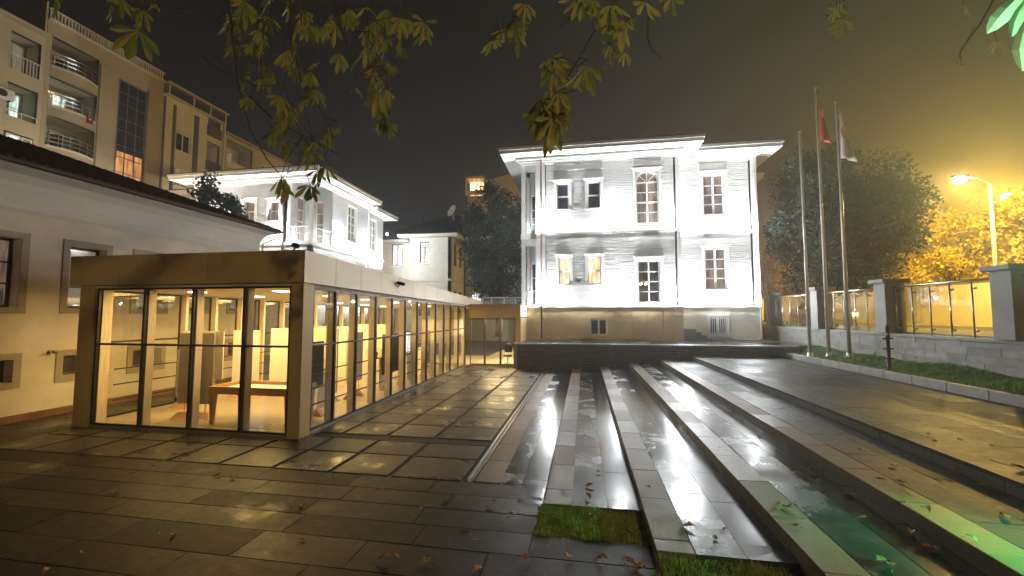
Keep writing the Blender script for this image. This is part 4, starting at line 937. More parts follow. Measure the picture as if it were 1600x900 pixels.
MB().add([(-30.5, 55.5, 13.6), (-21, 55.5, 13.6), (-21, 62.5, 13.6), (-30.5, 62.5, 13.6), (-27.5, 59, 16.2), (-24.5, 59, 16.2)], [(0, 1, 5, 4), (1, 2, 5), (2, 3, 4, 5), (3, 0, 4)]).build('roof', 'roof_tile', pk)
pd = MB().box(-25.6, -24.0, 55.8, 58, 13.7, 15.0).build('dormer', 'pink_plaster', pk); window(S(0, 55.8), pk, -25.2, -24.4, 13.9, 14.7, cols=2, rows=1, o=.08, sill=False)
pt = tag(MB().tube([(-23.5, 58, 15.5), (-23.5, 58, 17.3)], .04, 5).tube([(-23.9, 58, 17.0), (-23.1, 58, 17.0)], .03, 5).build('antenna', 'dark_metal'), 'thin antenna on the pink roof', 'antenna')

# ------------------------------------------------------------------ apartment blocks on the left
def rail_run(mb, T, u0, u1, o, z, h, n, bars=0, bow=0):
    P = lambda f, zz: T(u0+(u1-u0)*f, o+bow*math.sin(math.pi*f), zz)
    for i in range(n+1): mb.tube([P(i/n, z), P(i/n, z+h)], .02, 5)
    for zz in ([z+h] if not bars else [z+h*(k+1)/bars for k in range(bars)]): mb.tube([P(i/12, zz) for i in range(13)], .025, 5)
AX = -31.0; TA = E_(AX, 0)
def recess(parent, u0, u1, z0, z1, d, m='apt_inside'):
    b = MB(); T = TA
    b.quad(T(u0,-d,z0),T(u1,-d,z0),T(u1,-d,z1),T(u0,-d,z1)); b.quad(T(u0,0,z0),T(u1,0,z0),T(u1,-d,z0),T(u0,-d,z0)); b.quad(T(u0,0,z1),T(u1,0,z1),T(u1,-d,z1),T(u0,-d,z1))
    b.quad(T(u0,0,z0),T(u0,-d,z0),T(u0,-d,z1),T(u0,0,z1)); b.quad(T(u1,0,z0),T(u1,-d,z0),T(u1,-d,z1),T(u1,0,z1)); b.build('balcony_recess', m, parent)
# block 1
a1_ = thing('apartment_building', (-35, 12, 0), 'beige apartment block at the far left with stacked small balconies', 'building')
bal = [(17.0, 18.3, 16.0, 18.1), (17.0, 18.3, 13.35, 15.2), (17.0, 18.25, 10.6, 12.45)]
wn = [(15.3, 16.35, 16.3, 17.6), (15.3, 16.35, 13.4, 14.8), (15.3, 16.35, 10.7, 12.1)]
wall(MB(), TA, 6, 18.5, 0, 18.65, [*bal, *wn], .2).build('wall', 'apt_beige', a1_)
MB().box(-45, AX+.35, 5.6, 18.49, 18.66, 18.82).build('roof_slab', 'apt_beige', a1_); MB().box(-45, -31.3, 6, 6.2, 0, 18.6).build('end_wall', 'apt_beige', a1_)
for i, b in enumerate(bal):
    recess(a1_, b[0], b[1], b[2], b[3], 1.3 if i < 2 else .15)
    if i < 2:
        f = MB(); rail_run(f, TA, b[0], b[1], .02, b[2], .85 if i == 0 else .3, 9 if i == 0 else 2); f.build('railing', 'white_metal', a1_)
    window(E_(AX-(1.25 if i < 2 else .05), 0), a1_, b[0]+.08, b[0]+.68, b[2]+.05+(.7 if i == 2 else 0), b[3]-.1, cols=1, rows=2, pane='lit_cool', o=.08, sill=False, name='balcony_window')
    window(E_(AX-(1.25 if i < 2 else .05), 0), a1_, b[0]+.72, b[1]-.06, b[2]+.05+(.7 if i == 2 else 0), b[3]-.1, cols=1, rows=2, pane='pane_dim' if i != 1 else 'lit_cool', o=.08, sill=False, name='balcony_window')
for i, b in enumerate(wn): window(TA, a1_, *b, cols=2, rows=1, pane='pane_dark' if i == 0 else 'lit_cool', sill=True)
MB().quad(TA(17.02, .03, 13.6), TA(18.28, .03, 13.6), TA(18.28, .03, 15.1), TA(17.02, .03, 15.1)).build('balcony_glass', 'glass_balcony', a1_)
acu = thing('air_conditioner', (AX+.2, 16.2, 14.6), 'air conditioner box on the beige apartment wall at the far left', 'air conditioner')
def ac_unit(t, y, z, x=AX):
    MB().box(x+.02, x+.32, y-.4, y+.4, z-.28, z+.28).build('housing', 'white_metal', t, bevel=.02); MB().tube([(x+.321, y-.08, z), (x+.33, y-.08, z)], .2, 16).build('fan_grille', 'dark_metal', t)
    for yy in (y-.3, y+.26): MB().box(x+.0, x+.3, yy, yy+.04, z-.34, z-.285).build('bracket', 'dark_metal', t)
ac_unit(acu, 16.75, 14.35)
# block 2
a2_ = thing('apartment_building', (-35, 22, 0), 'tan apartment block with bowed balconies, tall stair window and roof balustrade', 'building')
bb = [(18.75, 21.2, 17.15, 19.0), (18.75, 21.2, 14.75, 16.55), (18.75, 21.2, 12.3, 14.2), (18.75, 21.2, 9.7, 11.6)]
sw_ = (22.45, 24.15, 9.0, 18.35)
wall(MB(), TA, 18.51, 25.4, 0, 19.9, [*bb, sw_], .2).build('wall', 'apt_tan', a2_)
MB().box(-45, AX-.02, 18.4, 18.5, 18.85, 20.9).build('parapet_wall', 'apt_tan', a2_)
MB().box(-36, -32.2, 21.5, 24.5, 19.9, 21.3).build('roof_house', 'apt_tan', a2_)
rbm = MB().box(AX-.3, AX+.12, 18.52, 25.4, 19.9, 20.0); rbm.box(AX-.04, AX+.08, 18.52, 25.4, 20.52, 20.6)
y = 18.6
while y < 25.4: rbm.lathe((AX+.02, y, 20.0), [(.04, 0), (.06, .1), (.035, .22), (.06, .38), (.04, .52)], 6); y += .17
rbm.build('roof_balustrade', 'apt_white', a2_)
for i, b in enumerate(bb):
    recess(a2_, b[0], b[1], b[2], b[3], 1.6)
    s_ = MB(); nseg = 12; bow = .38
    up = [TA(b[0]+(b[1]-b[0])*k/nseg, .02+bow*math.sin(math.pi*k/nseg), b[2]-.06) for k in range(nseg+1)]
    s_.poly(up+[TA(b[1], -.1, b[2]-.06), TA(b[0], -.1, b[2]-.06)], (0, 0, .14)); s_.build('balcony_slab', 'apt_white', a2_)
    p_ = MB()
    for k in range(nseg):
        q0, q1 = up[k], up[k+1]; p_.quad(q0, q1, (q1[0], q1[1], q1[2]-.55), (q0[0], q0[1], q0[2]-.55))
    p_.build('balcony_apron', 'apt_tan', a2_)
    f = MB(); rail_run(f, TA, b[0], b[1], .0, b[2]+.08, .75, 5, 3, bow); f.build('railing', 'steel', a2_)
    Tb = E_(AX-1.55, 0)
    window(Tb, a2_, b[0]+.15, b[0]+.95, b[2]+.15, b[3]-.25, cols=1, rows=1, pane=['pane_dim', 'lit_cool', 'pane_dim', 'pane_dark'][i], o=.08, sill=False, name='balcony_window')
    window(Tb, a2_, b[0]+1.05, b[0]+1.8, b[2]+.1, b[3]-.35, cols=1, rows=2, pane=['pane_dark', 'lit_cool', 'pane_dark', 'pane_dark'][i], o=.08, sill=False, name='balcony_window')
    if i == 2:
        g_ = MB()
        for k in range(nseg):
            q0, q1 = up[k], up[k+1]; g_.quad((q0[0]-.03, q0[1], q0[2]+.2), (q1[0]-.03, q1[1], q1[2]+.2), (q1[0]-.03, q1[1], q1[2]+1.75), (q0[0]-.03, q0[1], q0[2]+1.75))
        g_.build('balcony_glass', 'glass_balcony', a2_)
# tall stair window
sf = MB(); T = TA; u0, u1, z0, z1 = sw_
sf.bt(T, u0-.1, u0, .05, -.06, z0, z1+.1).bt(T, u1, u1+.1, .05, -.06, z0, z1+.1).bt(T, u0+.001, u1-.001, .05, -.06, z1, z1+.1)
for f in (.32, .68): sf.bt(T, u0+(u1-u0)*f-.03, u0+(u1-u0)*f+.03, .02, -.05, z0, z1)
zz = z0+.4; kk = 0
while zz < z1-.3: sf.bt(T, u0, u1, .018, -.048, zz, zz+.05); zz += (1.05 if kk % 2 else .8); kk += 1
sf.build('stair_window_frame', 'apt_purple', a2_)
us_ = [u0, u0+(u1-u0)*.32, u0+(u1-u0)*.68, u1]
for i in range(3):
    MB().quad(T(us_[i], -.02, z0), T(us_[i+1], -.02, z0), T(us_[i+1], -.02, 13.5), T(us_[i], -.02, 13.5)).build('pane', 'lit_orange', a2_)
    MB().quad(T(us_[i], -.02, 13.5), T(us_[i+1], -.02, 13.5), T(us_[i+1], -.02, z1), T(us_[i], -.02, z1)).build('pane', 'pane_dark', a2_)
pil = MB().bt(TA, 21.25, 22.3, .12, .002, 0, 18.7).bt(TA, 24.3, 25.3, .12, .002, 0, 18.7); pil.build('pilaster', 'apt_tan', a2_)
fb = thing('red_flag', (AX+.4, 20.6, 14.6), 'small red flag hung over a bowed balcony rail of the apartment block', 'flag')
MB().box(AX+.37, AX+.40, 20.45, 20.80, 14.45, 14.95).build('cloth', 'flag_dark_red', fb); MB().add([(AX+.405, 20.62+.06*math.cos(a), 14.72+.06*math.sin(a)) for a in [i*math.pi/6 for i in range(12)]], [tuple(range(12))]).build('crescent', 'flag_white', fb)
# block 3
a3_ = thing('apartment_building', (-35, 28, 0), 'cream apartment block with purple stripes and purple balcony parapets', 'building')
w3 = [(26.55, 27.75, 15.2, 16.65), (26.55, 27.75, 12.4, 13.85), (26.55, 27.75, 9.6, 11.0)]; b3 = [(29.2, 30.4, 17.6, 19.0), (29.2, 30.4, 14.6, 17.0), (29.2, 30.4, 11.7, 14.0), (29.2, 30.4, 8.8, 11.2)]
wall(MB(), TA, 25.41, 30.7, 0, 19.1, [*w3, *b3], .2).build('wall', 'apt_cream', a3_)
MB().box(AX-1.5, AX+.5, 25.41, 30.75, 19.85, 20.0).build('roof_slab', 'apt_beige', a3_); MB().box(AX-1.6, AX-1.5, 25.41, 30.7, 19.1, 19.85).build('attic_wall', 'apt_inside', a3_)
for y in (25.6, 27.6, 29.1, 30.6): MB().tube([(AX+.3, y, 19.1), (AX+.3, y, 19.85)], .05, 6).build('roof_post', 'white_metal', a3_)
MB().box(AX+.28, AX+.3, 25.5, 30.6, 19.12, 19.8).build('attic_glass', 'glass_balcony', a3_); MB().box(AX, AX+.34, 25.41, 30.72, 19.02, 19.1).build('attic_ledge', 'apt_white', a3_)
MB().bt(TA, 26.2, 26.42, .06, .002, 0, 18.6).bt(TA, 27.95, 28.35, .06, .002, 0, 18.6).bt(TA, 25.45, 25.6, .06, .002, 0, 18.9).build('stripe', 'apt_purple', a3_)
for i, b in enumerate(w3): window(TA, a3_, *b, cols=2, rows=1, pane='pane_dim' if i else 'pane_dark')
for i, b in enumerate(b3):
    recess(a3_, b[0], b[1], b[2], b[3], 1.3, 'apt_white')
    MB().bt(TA, b[0]-.05, b[1]+.05, .12, .004, b[2]-.1, b[2]+.75).build('balcony_parapet', 'apt_purple', a3_)
    if i: window(E_(AX-1.25, 0), a3_, b[0]+.1, b[0]+.7, b[2]+.7, b[3]-.4, cols=1, rows=1, pane='lit_cool' if i == 2 else 'lit_warm', o=.06, sill=False, name='balcony_window')
MB().tube([(AX+.2, 30.65, 19), (AX+.1, 30.65, 0)], .07, 8).build('downpipe', 'white_metal', a3_)
ac2 = thing('air_conditioner', (AX-.9, 30.1, 12.9), 'air conditioner inside a purple balcony of the cream block', 'air conditioner'); ac_unit(ac2, 29.95, 13.0, AX-1.0)
# block 4
a4_ = thing('apartment_building', (-35, 36, 0), 'lower cream apartment block farthest along the row, partly behind the leaves', 'building')
b4 = [(31.1, 34.0, 15.6, 18.0), (31.1, 34.0, 12.5, 15.0), (31.1, 34.0, 9.6, 12.0)]; w4 = [(35.2, 36.9, 15.6, 17.2), (38.3, 39.8, 15.2, 16.8), (35.2, 36.9, 12.5, 14.2), (38.3, 39.8, 12.5, 14.0)]
wall(MB(), TA, 30.78, 42, 0, 18.35, [*b4, *w4], .2).build('wall', 'apt_beige', a4_); MB().box(-45, AX+.3, 30.78, 42.2, 18.36, 18.5).build('roof_slab', 'apt_tan', a4_)
for i, b in enumerate(b4):
    recess(a4_, b[0], b[1], b[2], b[3], 1.6, 'apt_white'); MB().bt(TA, b[0], b[1], .05, .004, b[2]-.1, b[2]+.5).build('balcony_parapet', 'apt_cream', a4_)
    window(E_(AX-1.55, 0), a4_, b[0]+1.0, b[0]+2.2, b[2]+.6, b[3]-.4, cols=2, rows=1, pane='pane_dim', o=.06, sill=False, name='balcony_window')
for i, b in enumerate(w4): window(TA, a4_, *b, cols=3, rows=1, pane='lit_cool' if i == 1 else 'pane_dim')
for o_, d in ((a1_, 6), (a2_, 18.6), (a3_, 25.5), (a4_, 30.9)):
    e_ = {6: 18.45, 18.6: 25.3, 25.5: 30.6, 30.9: 41.9}[d]; MB().box(-45, AX-1.75, d, e_, 0, 18.2).build('core', 'apt_inside', o_)

# far tower between the mansions
ft = thing('apartment_tower', (-11, 62, 0), 'far tan tower with a brightly lit rooftop balcony behind the dark tree', 'tower')
wall(MB(), S(0, 60), -17.2, -2, 0, 20.4, [(-17.0, -14.8, 20.4, 20.4)], .3).build('wall', 'apt_tan', ft)
MB().add([(-14.6, 59.98, 20.42), (-2, 59.98, 20.42), (-2, 66, 20.42), (-14.6, 66, 20.42), (-14.6, 59.98, 22.6), (-5, 59.98, 24.6), (-2, 59.98, 24.6), (-2, 66, 24.6), (-14.6, 66, 22.6)], [(0, 1, 6, 5, 4), (4, 5, 7, 8), (0, 4, 8, 3)]).build('upper_wall', 'apt_tan', ft)
MB().box(-17.5, -14.6, 59.7, 64, 23.0, 23.3).box(-17.5, -17.3, 59.7, 59.9, 20.4, 23).build('canopy', 'apt_tan', ft)
MB().box(-17.3, -14.62, 60.0, 60.05, 20.45, 21.2).build('parapet', 'apt_beige', ft)
MB().quad((-17.2, 61.5, 20.5), (-14.65, 61.5, 20.5), (-14.65, 61.5, 22.95), (-17.2, 61.5, 22.95)).build('lit_back_wall', 'lit_blaze', ft)
fm = MB()
for x in (-17.2, -16.5, -15.8, -15.1, -14.66): fm.box(x-.04, x+.04, 60.0, 60.06, 21.2, 23)
fm.build('window_frame', 'frame_brown', ft)
wf2 = MB()

# ------------------------------------------------------------------ trees
def leaf_cloud(mb, centers, n, size, jitter, droop=.3):
    cs = np.array(centers); idx = rng.integers(0, len(cs), n)
    off = rng.normal(size=(n, 3)); off /= np.linalg.norm(off, axis=1)[:, None]; off *= (rng.random(n)**.45)[:, None]*jitter
    P = cs[idx, :3]+off*cs[idx, 3:4]
    d = rng.normal(size=(n, 3)); d[:, 2] -= droop; d /= np.linalg.norm(d, axis=1)[:, None]
    a = np.cross(d, rng.normal(size=(n, 3))); a /= np.linalg.norm(a, axis=1)[:, None]
    L = size*(.6+.8*rng.random(n))[:, None]; Wd = L*.28
    v = np.stack([P, P+d*L*.5+a*Wd, P+d*L, P+d*L*.5-a*Wd], 1).reshape(-1, 3)
    b = len(mb.v); mb.v += [tuple(p) for p in v.tolist()]; mb.f += [(b+4*i, b+4*i+1, b+4*i+2, b+4*i+3) for i in range(n)]
def tree(name, label, cat, x, y, z0, trunk_h, r, cz, rad, nclump, clump_r, nleaf, lsize, lm, group=None, bare=0, lean=0, squash=None, cent=None):
    t = thing(name, (x, y, z0), label, cat, group)
    rs = random.Random(int(x*91+y*37)); top = Vector((x+lean, y, z0+trunk_h))
    tr = MB(); tr.tube([(x, y, z0-.1), (x+lean*.3, y, z0+trunk_h*.4), tuple(top)], [r*1.3, r, r*.75], 9)
    C = Vector((x+lean, y, cz)) if cent is None else Vector(cent); clumps = []
    for i in range(nclump):
        while True:
            q = Vector((rs.uniform(-1, 1), rs.uniform(-1, 1), rs.uniform(-1, 1)))
            if q.length < 1: break
        q = q.normalized()*(q.length**.55); s = rs.uniform(.68, 1.16)
        p = C+Vector((q.x*rad[0]*s, q.y*rad[1]*s, q.z*rad[2]*s)); clumps.append((p.x, p.y, p.z, clump_r*rs.uniform(.6, 1.3)))
    for c in clumps[:max(16, nclump//3)]:
        p = Vector(c[:3]); f = rs.uniform(.35, 1); st_ = Vector((x+lean*f, y, z0+trunk_h*f)); mid = st_.lerp(p, .5)+Vector((rs.uniform(-.3, .3), rs.uniform(-.3, .3), rs.uniform(0, .5)))
        tr.tube([st_, mid, p], [r*.45, r*.25, r*.06], 6, False)
        if bare:
            for _ in range(3):
                e = p+Vector((rs.uniform(-1, 1), rs.uniform(-1, 1), rs.uniform(-.2, 1)))*bare; tr.tube([p, p.lerp(e, .5)+Vector((0, 0, .1)), e], [r*.08, r*.06, r*.02], 5, False)
                e2 = mid+Vector((rs.uniform(-1, 1), rs.uniform(-1, 1), rs.uniform(-.1, 1)))*bare; tr.tube([mid, e2], [r*.1, r*.03], 5, False)
    tr.build('trunk', 'bark', t, smooth=True)
    if nleaf:
        m = MB(); leaf_cloud(m, clumps, nleaf, lsize, 1.0); m.build('crown', lm, t)
    return t
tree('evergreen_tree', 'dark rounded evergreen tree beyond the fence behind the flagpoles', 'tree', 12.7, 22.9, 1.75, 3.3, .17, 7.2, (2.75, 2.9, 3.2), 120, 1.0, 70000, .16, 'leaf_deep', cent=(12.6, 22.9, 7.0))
tree('broadleaf_tree', 'dense dark green tree beside the loggia of the white mansion', 'tree', -5.4, 26.3, 1.1, 4, .2, 7.4, (2.6, 2.4, 3.9), 70, .8, 26000, .17, 'leaf_mid', cent=(-5.5, 26.3, 7.0))
tree('broadleaf_tree', 'small bushy tree rising behind the brown tiled roof', 'tree', -18.7, 18, 0, 6.5, .1, 8.0, (1.25, 1.1, 1.45), 26, .45, 2600, .2, 'leaf_dark', cent=(-18.3, 18, 8.0))
tg = 'lamplit trees along the far side of the street'
tree('street_tree', 'lamplit yellow tree right beneath the bright street lamp', 'tree', 20.3, 26.8, 1.75, 3.4, .13, 6.2, (3.0, 3.0, 2.5), 52, .8, 7500, .19, 'leaf_street', tg, .9)
tree('street_tree', 'lamplit thin tree at the right edge behind the lamp post', 'tree', 21.6, 23.2, 1.75, 3.4, .12, 6.2, (2.4, 2.6, 2.3), 46, .75, 6500, .19, 'leaf_street', tg, .9)
tree('street_tree', 'sparse lamplit tree low between the evergreen and the street lamp', 'tree', 20.6, 33, 1.75, 3, .1, 5.6, (2.8, 2.6, 2.4), 30, .7, 2200, .2, 'leaf_street', tg, .9)
tree('bare_tree', 'nearly bare tree under the evergreen beside the white mansion', 'tree', 14.6, 37, 1.75, 2.2, .14, 6.0, (3.0, 2.5, 2.2), 30, .6, 500, .2, 'leaf_street', None, 1.1)
tree('bare_tree', 'nearly bare tree seen below the right side of the evergreen', 'tree', 19.6, 40, 1.75, 2.2, .14, 6.0, (3.0, 2.5, 2.2), 30, .6, 700, .2, 'leaf_street', None, 1.1)
hb = MB(); leaf_cloud(hb, [(random.uniform(28, 34), random.uniform(-5, 62), random.uniform(2, 5.4), 1.8) for _ in range(120)], 9000, .4, 1.0)
tag(hb.build('far_shrubbery', 'leaf_street'), 'hazy mass of lamplit shrubbery across the street', 'shrubbery', None, 'stuff')
gw = thing('lamplit_backing_wall', (19.3, 30, 1.75), 'pale wall added across the street to catch lamplight behind the fence glass', 'wall')
MB().box(19.2, 19.4, -10, 70, 1.8, 4.1).build('wall', 'apt_white', gw); MB().box(19.1, 19.5, -10, 70, 4.102, 4.2).build('coping', 'apt_white', gw)  # wall set close, tall and pale so lamplight fills the fence glass

# ------------------------------------------------------------------ street lamps
SOD = (1, .545, .03)
def street_lamp(x, y, z0, h, arm, e, label, colr=SOD, glow='sodium_glow', head=1.0, size=.14, beam=None):
    t = thing('street_lamp', (x, y, z0), label, 'street lamp')
    MB().tube([(x, y, z0), (x, y, z0+h*.5), (x, y, z0+h)], [.09, .07, .05], 10).build('pole', 'pole_steel', t, smooth=True)
    a = Vector(arm); p = Vector((x, y, z0+h)); q = p+a
    MB().tube([p, p+a*.5+Vector((0, 0, .12)), q], [.04, .035, .03], 8).build('arm', 'pole_steel', t, smooth=True)
    d = Vector((a.x, a.y, 0)).normalized(); s = Vector((-d.y, d.x, 0))
    hd = MB(); hd.hexa([q+d*u*head+s*v*head+Vector((0, 0, z)) for z in (-.02, .12) for u, v in ((-.15, -.12), (.5, -.10), (.5, .10), (-.15, .12))]); hd.build('head', 'dark_metal', t, bevel=.02)
    c = q+d*.2*head+Vector((0, 0, -.08)); MB().lathe(c, [(0, -.2), (.12, -.17), (.21, -.06), (.22, .02), (.12, .055)], 14).build('bulb', glow, t, smooth=True)
    lamp('lamp_light', 'POINT', c+Vector((0, 0, -.2)), e, colr, t, size)
    if beam: lamp('lamp_beam', 'SPOT', c+Vector((0, 0, -.2)), beam[0], colr, t, size, angle=R(130), blend=.8, aim=beam[1])
    return t
street_lamp(17.75, 21.4, 1.75, 6.45, (-1.25, -.35, .22), 650, 'glaring sodium street lamp over the lamplit trees', beam=(7500, (20.5, 26.5, 3.0)))
street_lamp(31.0, 33.5, 1.75, 8.8, (-1.6, .6, .3), 12000, 'second sodium street lamp at the right edge of the view')
street_lamp(14.0, 52, 1.75, 8.5, (-1.2, 0, .3), 7000, 'distant sodium street lamp hidden behind the evergreen')
# lamps that light the apartment lane and the forecourt from outside the view
street_lamp(-24.3, 16.5, 0, 8.2, (-1.2, .0, .3), 950, 'street lamp in the lane behind the tiled roof, nearer one', (1, .72, .38), 'warm_glow')
street_lamp(-24.3, 28.0, 0, 8.2, (-1.2, .0, .3), 950, 'street lamp in the lane behind the tiled roof, farther one', (1, .72, .38), 'warm_glow')
street_lamp(5.8, -7.5, .68, 6.4, (-1.2, .4, .3), 1450, 'street lamp on the upper paving behind the viewer', (1, .70, .36), 'warm_glow')
street_lamp(-7.0, 57, 0, 13, (-1.0, -1.0, .3), 1300, 'tall street lamp in front of the far tower', (1, .72, .38), 'warm_glow')

# green floodlight at the right of the steps
gf = thing('green_floodlight', (5.0, 3.4, .7), 'green floodlight on the upper steps beside the viewer', 'floodlight')
MB().box(4.95, 5.15, 3.3, 3.5, 1.25, 1.45).tube([(5.05, 3.4, .68), (5.05, 3.4, 1.26)], .02, 8).build('housing', 'dark_metal', gf, bevel=.01); MB().box(4.94, 4.948, 3.32, 3.48, 1.27, 1.43).build('lens', 'green_glow', gf)
lamp('green_lamp', 'SPOT', (4.9, 3.4, 1.35), 850, (.02, 1, .45), gf, .08, angle=R(62), blend=1, aim=(3.95, 3.9, .5))
lamp('green_spot', 'SPOT', (4.9, 3.4, 1.5), 9000, (.45, 1, .6), gf, .05, angle=R(14), blend=.5, aim=tuple(far(1600, 20, 1.6)))

# ------------------------------------------------------------------ car on the street behind the fence
car = thing('parked_car', (14.6, 29.0, 1.755), 'pale saloon car with lit headlights on the street behind the first glass fence panel', 'car')
def car_build(cx, cy, z, t):
    Q = lambda l, w_, h: (cx+w_, cy+l, z+h)
    side = [(-2.1, .35), (-2.12, .75), (-1.6, .92), (-1.15, .98), (-.5, 1.42), (.75, 1.45), (1.35, 1.02), (2.0, .98), (2.12, .7), (2.08, .32)]
    b = MB(); half = .85
    for sg in (-1, 1):
        for l, h in side: b.v.append(Q(l, sg*half*(1 if h < 1.0 else .80), h))
    n = len(side); b.f += [tuple(range(n)), tuple(range(n, 2*n))[::-1]]+[(i, (i+1)%n, n+(i+1)%n, n+i) for i in range(n)]
    b.build('body', 'car_paint', t, bevel=.04)
    for sg in (-1, 1):
        for pts in ([(-.98, 1.0), (-.45, 1.36), (.05, 1.38), (.05, 1.0)], [(.12, 1.0), (.12, 1.38), (.7, 1.38), (1.15, 1.02)]):
            MB().add([Q(l, sg*(half*.82+(.12 if h < 1.1 else .0)), h) for l, h in pts], [tuple(range(4))]).build('side_window', 'pane_dark', t)
    for l in (-1.3, 1.3):
        for sg in (-1, 1):
            w_ = MB().tube([Q(l, sg*.68, .32), Q(l, sg*.87, .32)], .32, 18).build('wheel', 'tyre', t); MB().tube([Q(l, sg*.871, .32), Q(l, sg*.885, .32)], .19, 12).build('rim', 'steel', w_)
    for sg in (-1, 1):
        MB().box(cx+sg*.62-.16, cx+sg*.62+.16, cy-2.14, cy-2.10, z+.6, z+.76).build('headlight', 'head_glow', t); MB().box(cx+sg*.62-.16, cx+sg*.62+.16, cy+2.09, cy+2.13, z+.7, z+.84).build('tail_light', 'flag_red', t)
car_build(14.6, 29.0, 1.755, car)
lamp('headlamp', 'SPOT', (14.6, 26.8, 2.42), 160, (1, .8, .45), car, .08, angle=R(70), aim=(14.6, 16, 1.6))

# ------------------------------------------------------------------ haze
hz = bpy.data.materials.new('haze'); hz.use_nodes = True; n = hz.node_tree.nodes; n.remove(n['Principled BSDF'])
pv = n.new('ShaderNodeVolumePrincipled'); pv.inputs['Color'].default_value = (.86, .86, .88, 1); pv.inputs['Density'].default_value = .0037; pv.inputs['Anisotropy'].default_value = .6
hz.node_tree.links.new(pv.outputs[0], n['Material Output'].inputs['Volume']); M['haze'] = hz
tag(MB().box(-205, 205, -205, 205, -1.1, 27).build('haze', 'haze'), 'thin night mist lit by the street lamps', 'haze', None, 'stuff')

# ------------------------------------------------------------------ chestnut tree overhead (its trunk stands behind the viewer)
ct = thing('chestnut_tree', (-2.6, -3.2, 0), 'horse chestnut whose drooping yellow green leaves hang in from the top', 'tree')
limb_pts = []; tk = MB(); tk.tube([(-2.6, -3.2, 0), (-2.5, -3.1, 2.2), (-2.3, -2.6, 4.2), (-2.1, -1.8, 5.6)], [.34, .27, .23, .17], 12)
for pts, r0 in (([(-2.1, -1.8, 5.6), (-2.2, .5, 6.6), (-2.6, 2.8, 6.9), (-2.6, 4.4, 6.6)], .13), ([(-2.3, -2.6, 4.2), (-.8, -.6, 5.9), (.2, 1.6, 6.3), (.3, 3.6, 5.9)], .12), ([(-2.1, -1.8, 5.6), (.8, -.8, 6.4), (2.8, 1.0, 6.2), (3.4, 2.6, 5.8)], .11), ([(-2.1, -1.8, 5.6), (-3.8, -.5, 6.4), (-4.6, 1.6, 6.3), (-4.6, 2.6, 5.9)], .11)):
    tk.tube(pts, [r0, r0*.75, r0*.5, r0*.25], 8); limb_pts += [Vector(a).lerp(Vector(b), f) for a, b in zip(pts, pts[1:]) for f in (0, .25, .5, .75, 1)]
tk.build('trunk', 'bark', ct, smooth=True)
tw = MB(); lf = {'leaf_chestnut': MB(), 'leaf_yellow': MB(), 'leaf_green_lit': MB()}
def leaflet(mb, base, d, up, L, Wd, curl):
    d = d.normalized(); s = d.cross(up); 
    if s.length < .05: s = d.cross(Vector((1, 0, 0)))
    s.normalize(); nrm = s.cross(d).normalized()
    prof = ((0, .04), (.3, .42), (.58, .88), (.75, 1.0), (.9, .62), (1.0, .05)); b = len(mb.v); g = Vector((0, 0, -1))
    for (f, ww) in prof:
        c = base+d*(L*f)+g*(L*curl*f*f)+nrm*(L*.05*math.sin(f*7))
        fold = .35
        for k in (-1, 0, 1): mb.v.append(tuple(c+s*(k*Wd*ww)+nrm*(abs(k)*Wd*ww*fold)))
    for i in range(len(prof)-1):
        for k in (0, 1): a = b+i*3+k; mb.f.append((a, a+1, a+4, a+3))
def palmate(p, size, kind, droop=.5, facing=None, n=None):
    droop = droop*random.uniform(.35, 1.7); size *= 1.08
    p = Vector(p); n = n or random.choice((5, 5, 6, 7)); ax = facing or Vector((random.uniform(-.6, .6), random.uniform(-1, -.2), random.uniform(-.3, .6))); ax.normalize()
    u = ax.cross(Vector((0, 0, 1))).normalized(); v = u.cross(ax); rot = random.uniform(-.35, .35)
    v = -v if v.z > 0 else v                       # v points down: the fan opens downward
    for i in range(n):
        a = (i-(n-1)/2)*R(random.uniform(34, 52))+rot; dd = v*math.cos(a)+u*math.sin(a)+Vector((0, 0, -droop))+ax*random.uniform(-.15, .25)
        L = size*(1-.13*abs(i-(n-1)/2))*random.uniform(.85, 1.12); leaflet(lf[kind], p, dd, ax+Vector((random.uniform(-.3, .3),)*3), L, L*random.uniform(.11, .165), random.uniform(.0, .45))
def hook(p, r0):                               # carry a hanging twig up to its limb
    q = min(limb_pts, key=lambda a: (a-p).length); m1 = q.lerp(p, .5)+Vector((0, 0, .15)); tw.tube([q, m1, p], [r0*2, r0*1.4, r0], 6)
def twig(px, r0, leaves=0, kind='leaf_chestnut', size=.13, side=.12, start=.15):
    pts = [far(*q) for q in px]; k = len(pts); main_pts.extend(pts); main_pts.extend(a.lerp(b, f) for a, b in zip(pts, pts[1:]) for f in (.33, .66)); tw.tube(pts, [r0*(1-.7*i/(k-1)) for i in range(k)], 5)
    if px[0][1] < 0: hook(pts[0], r0)
    for _ in range(leaves):
        f = start+(1-start)*random.random(); i = min(int(f*(k-1)), k-2); q = pts[i].lerp(pts[i+1], f*(k-1)-i)
        e = q+Vector((random.gauss(0, side), random.gauss(0, side), random.gauss(-.03, side*.7))); tw.tube([q, q.lerp(e, .5)+Vector((0, 0, .02)), e], [.0035, .003, .002], 4, False); palmate(e, size*random.uniform(.75, 1.15), kind)
D = 4.3
main_pts = []
def join_twig(e):
    if not main_pts: return
    q = min(main_pts, key=lambda p: (p-e).length+max(0, e.z-p.z)*.6); L = (q-e).length
    if .03 < L < 1.3:
        m1 = q.lerp(e, .35)+Vector((random.gauss(0, .04), random.gauss(0, .04), .05*L)); m2 = q.lerp(e, .75)+Vector((random.gauss(0, .03), random.gauss(0, .03), .07*L+.02))
        tw.tube([q, m1, m2, e], [.0045, .0035, .0028, .0022], 4, False); main_pts.append(m2)
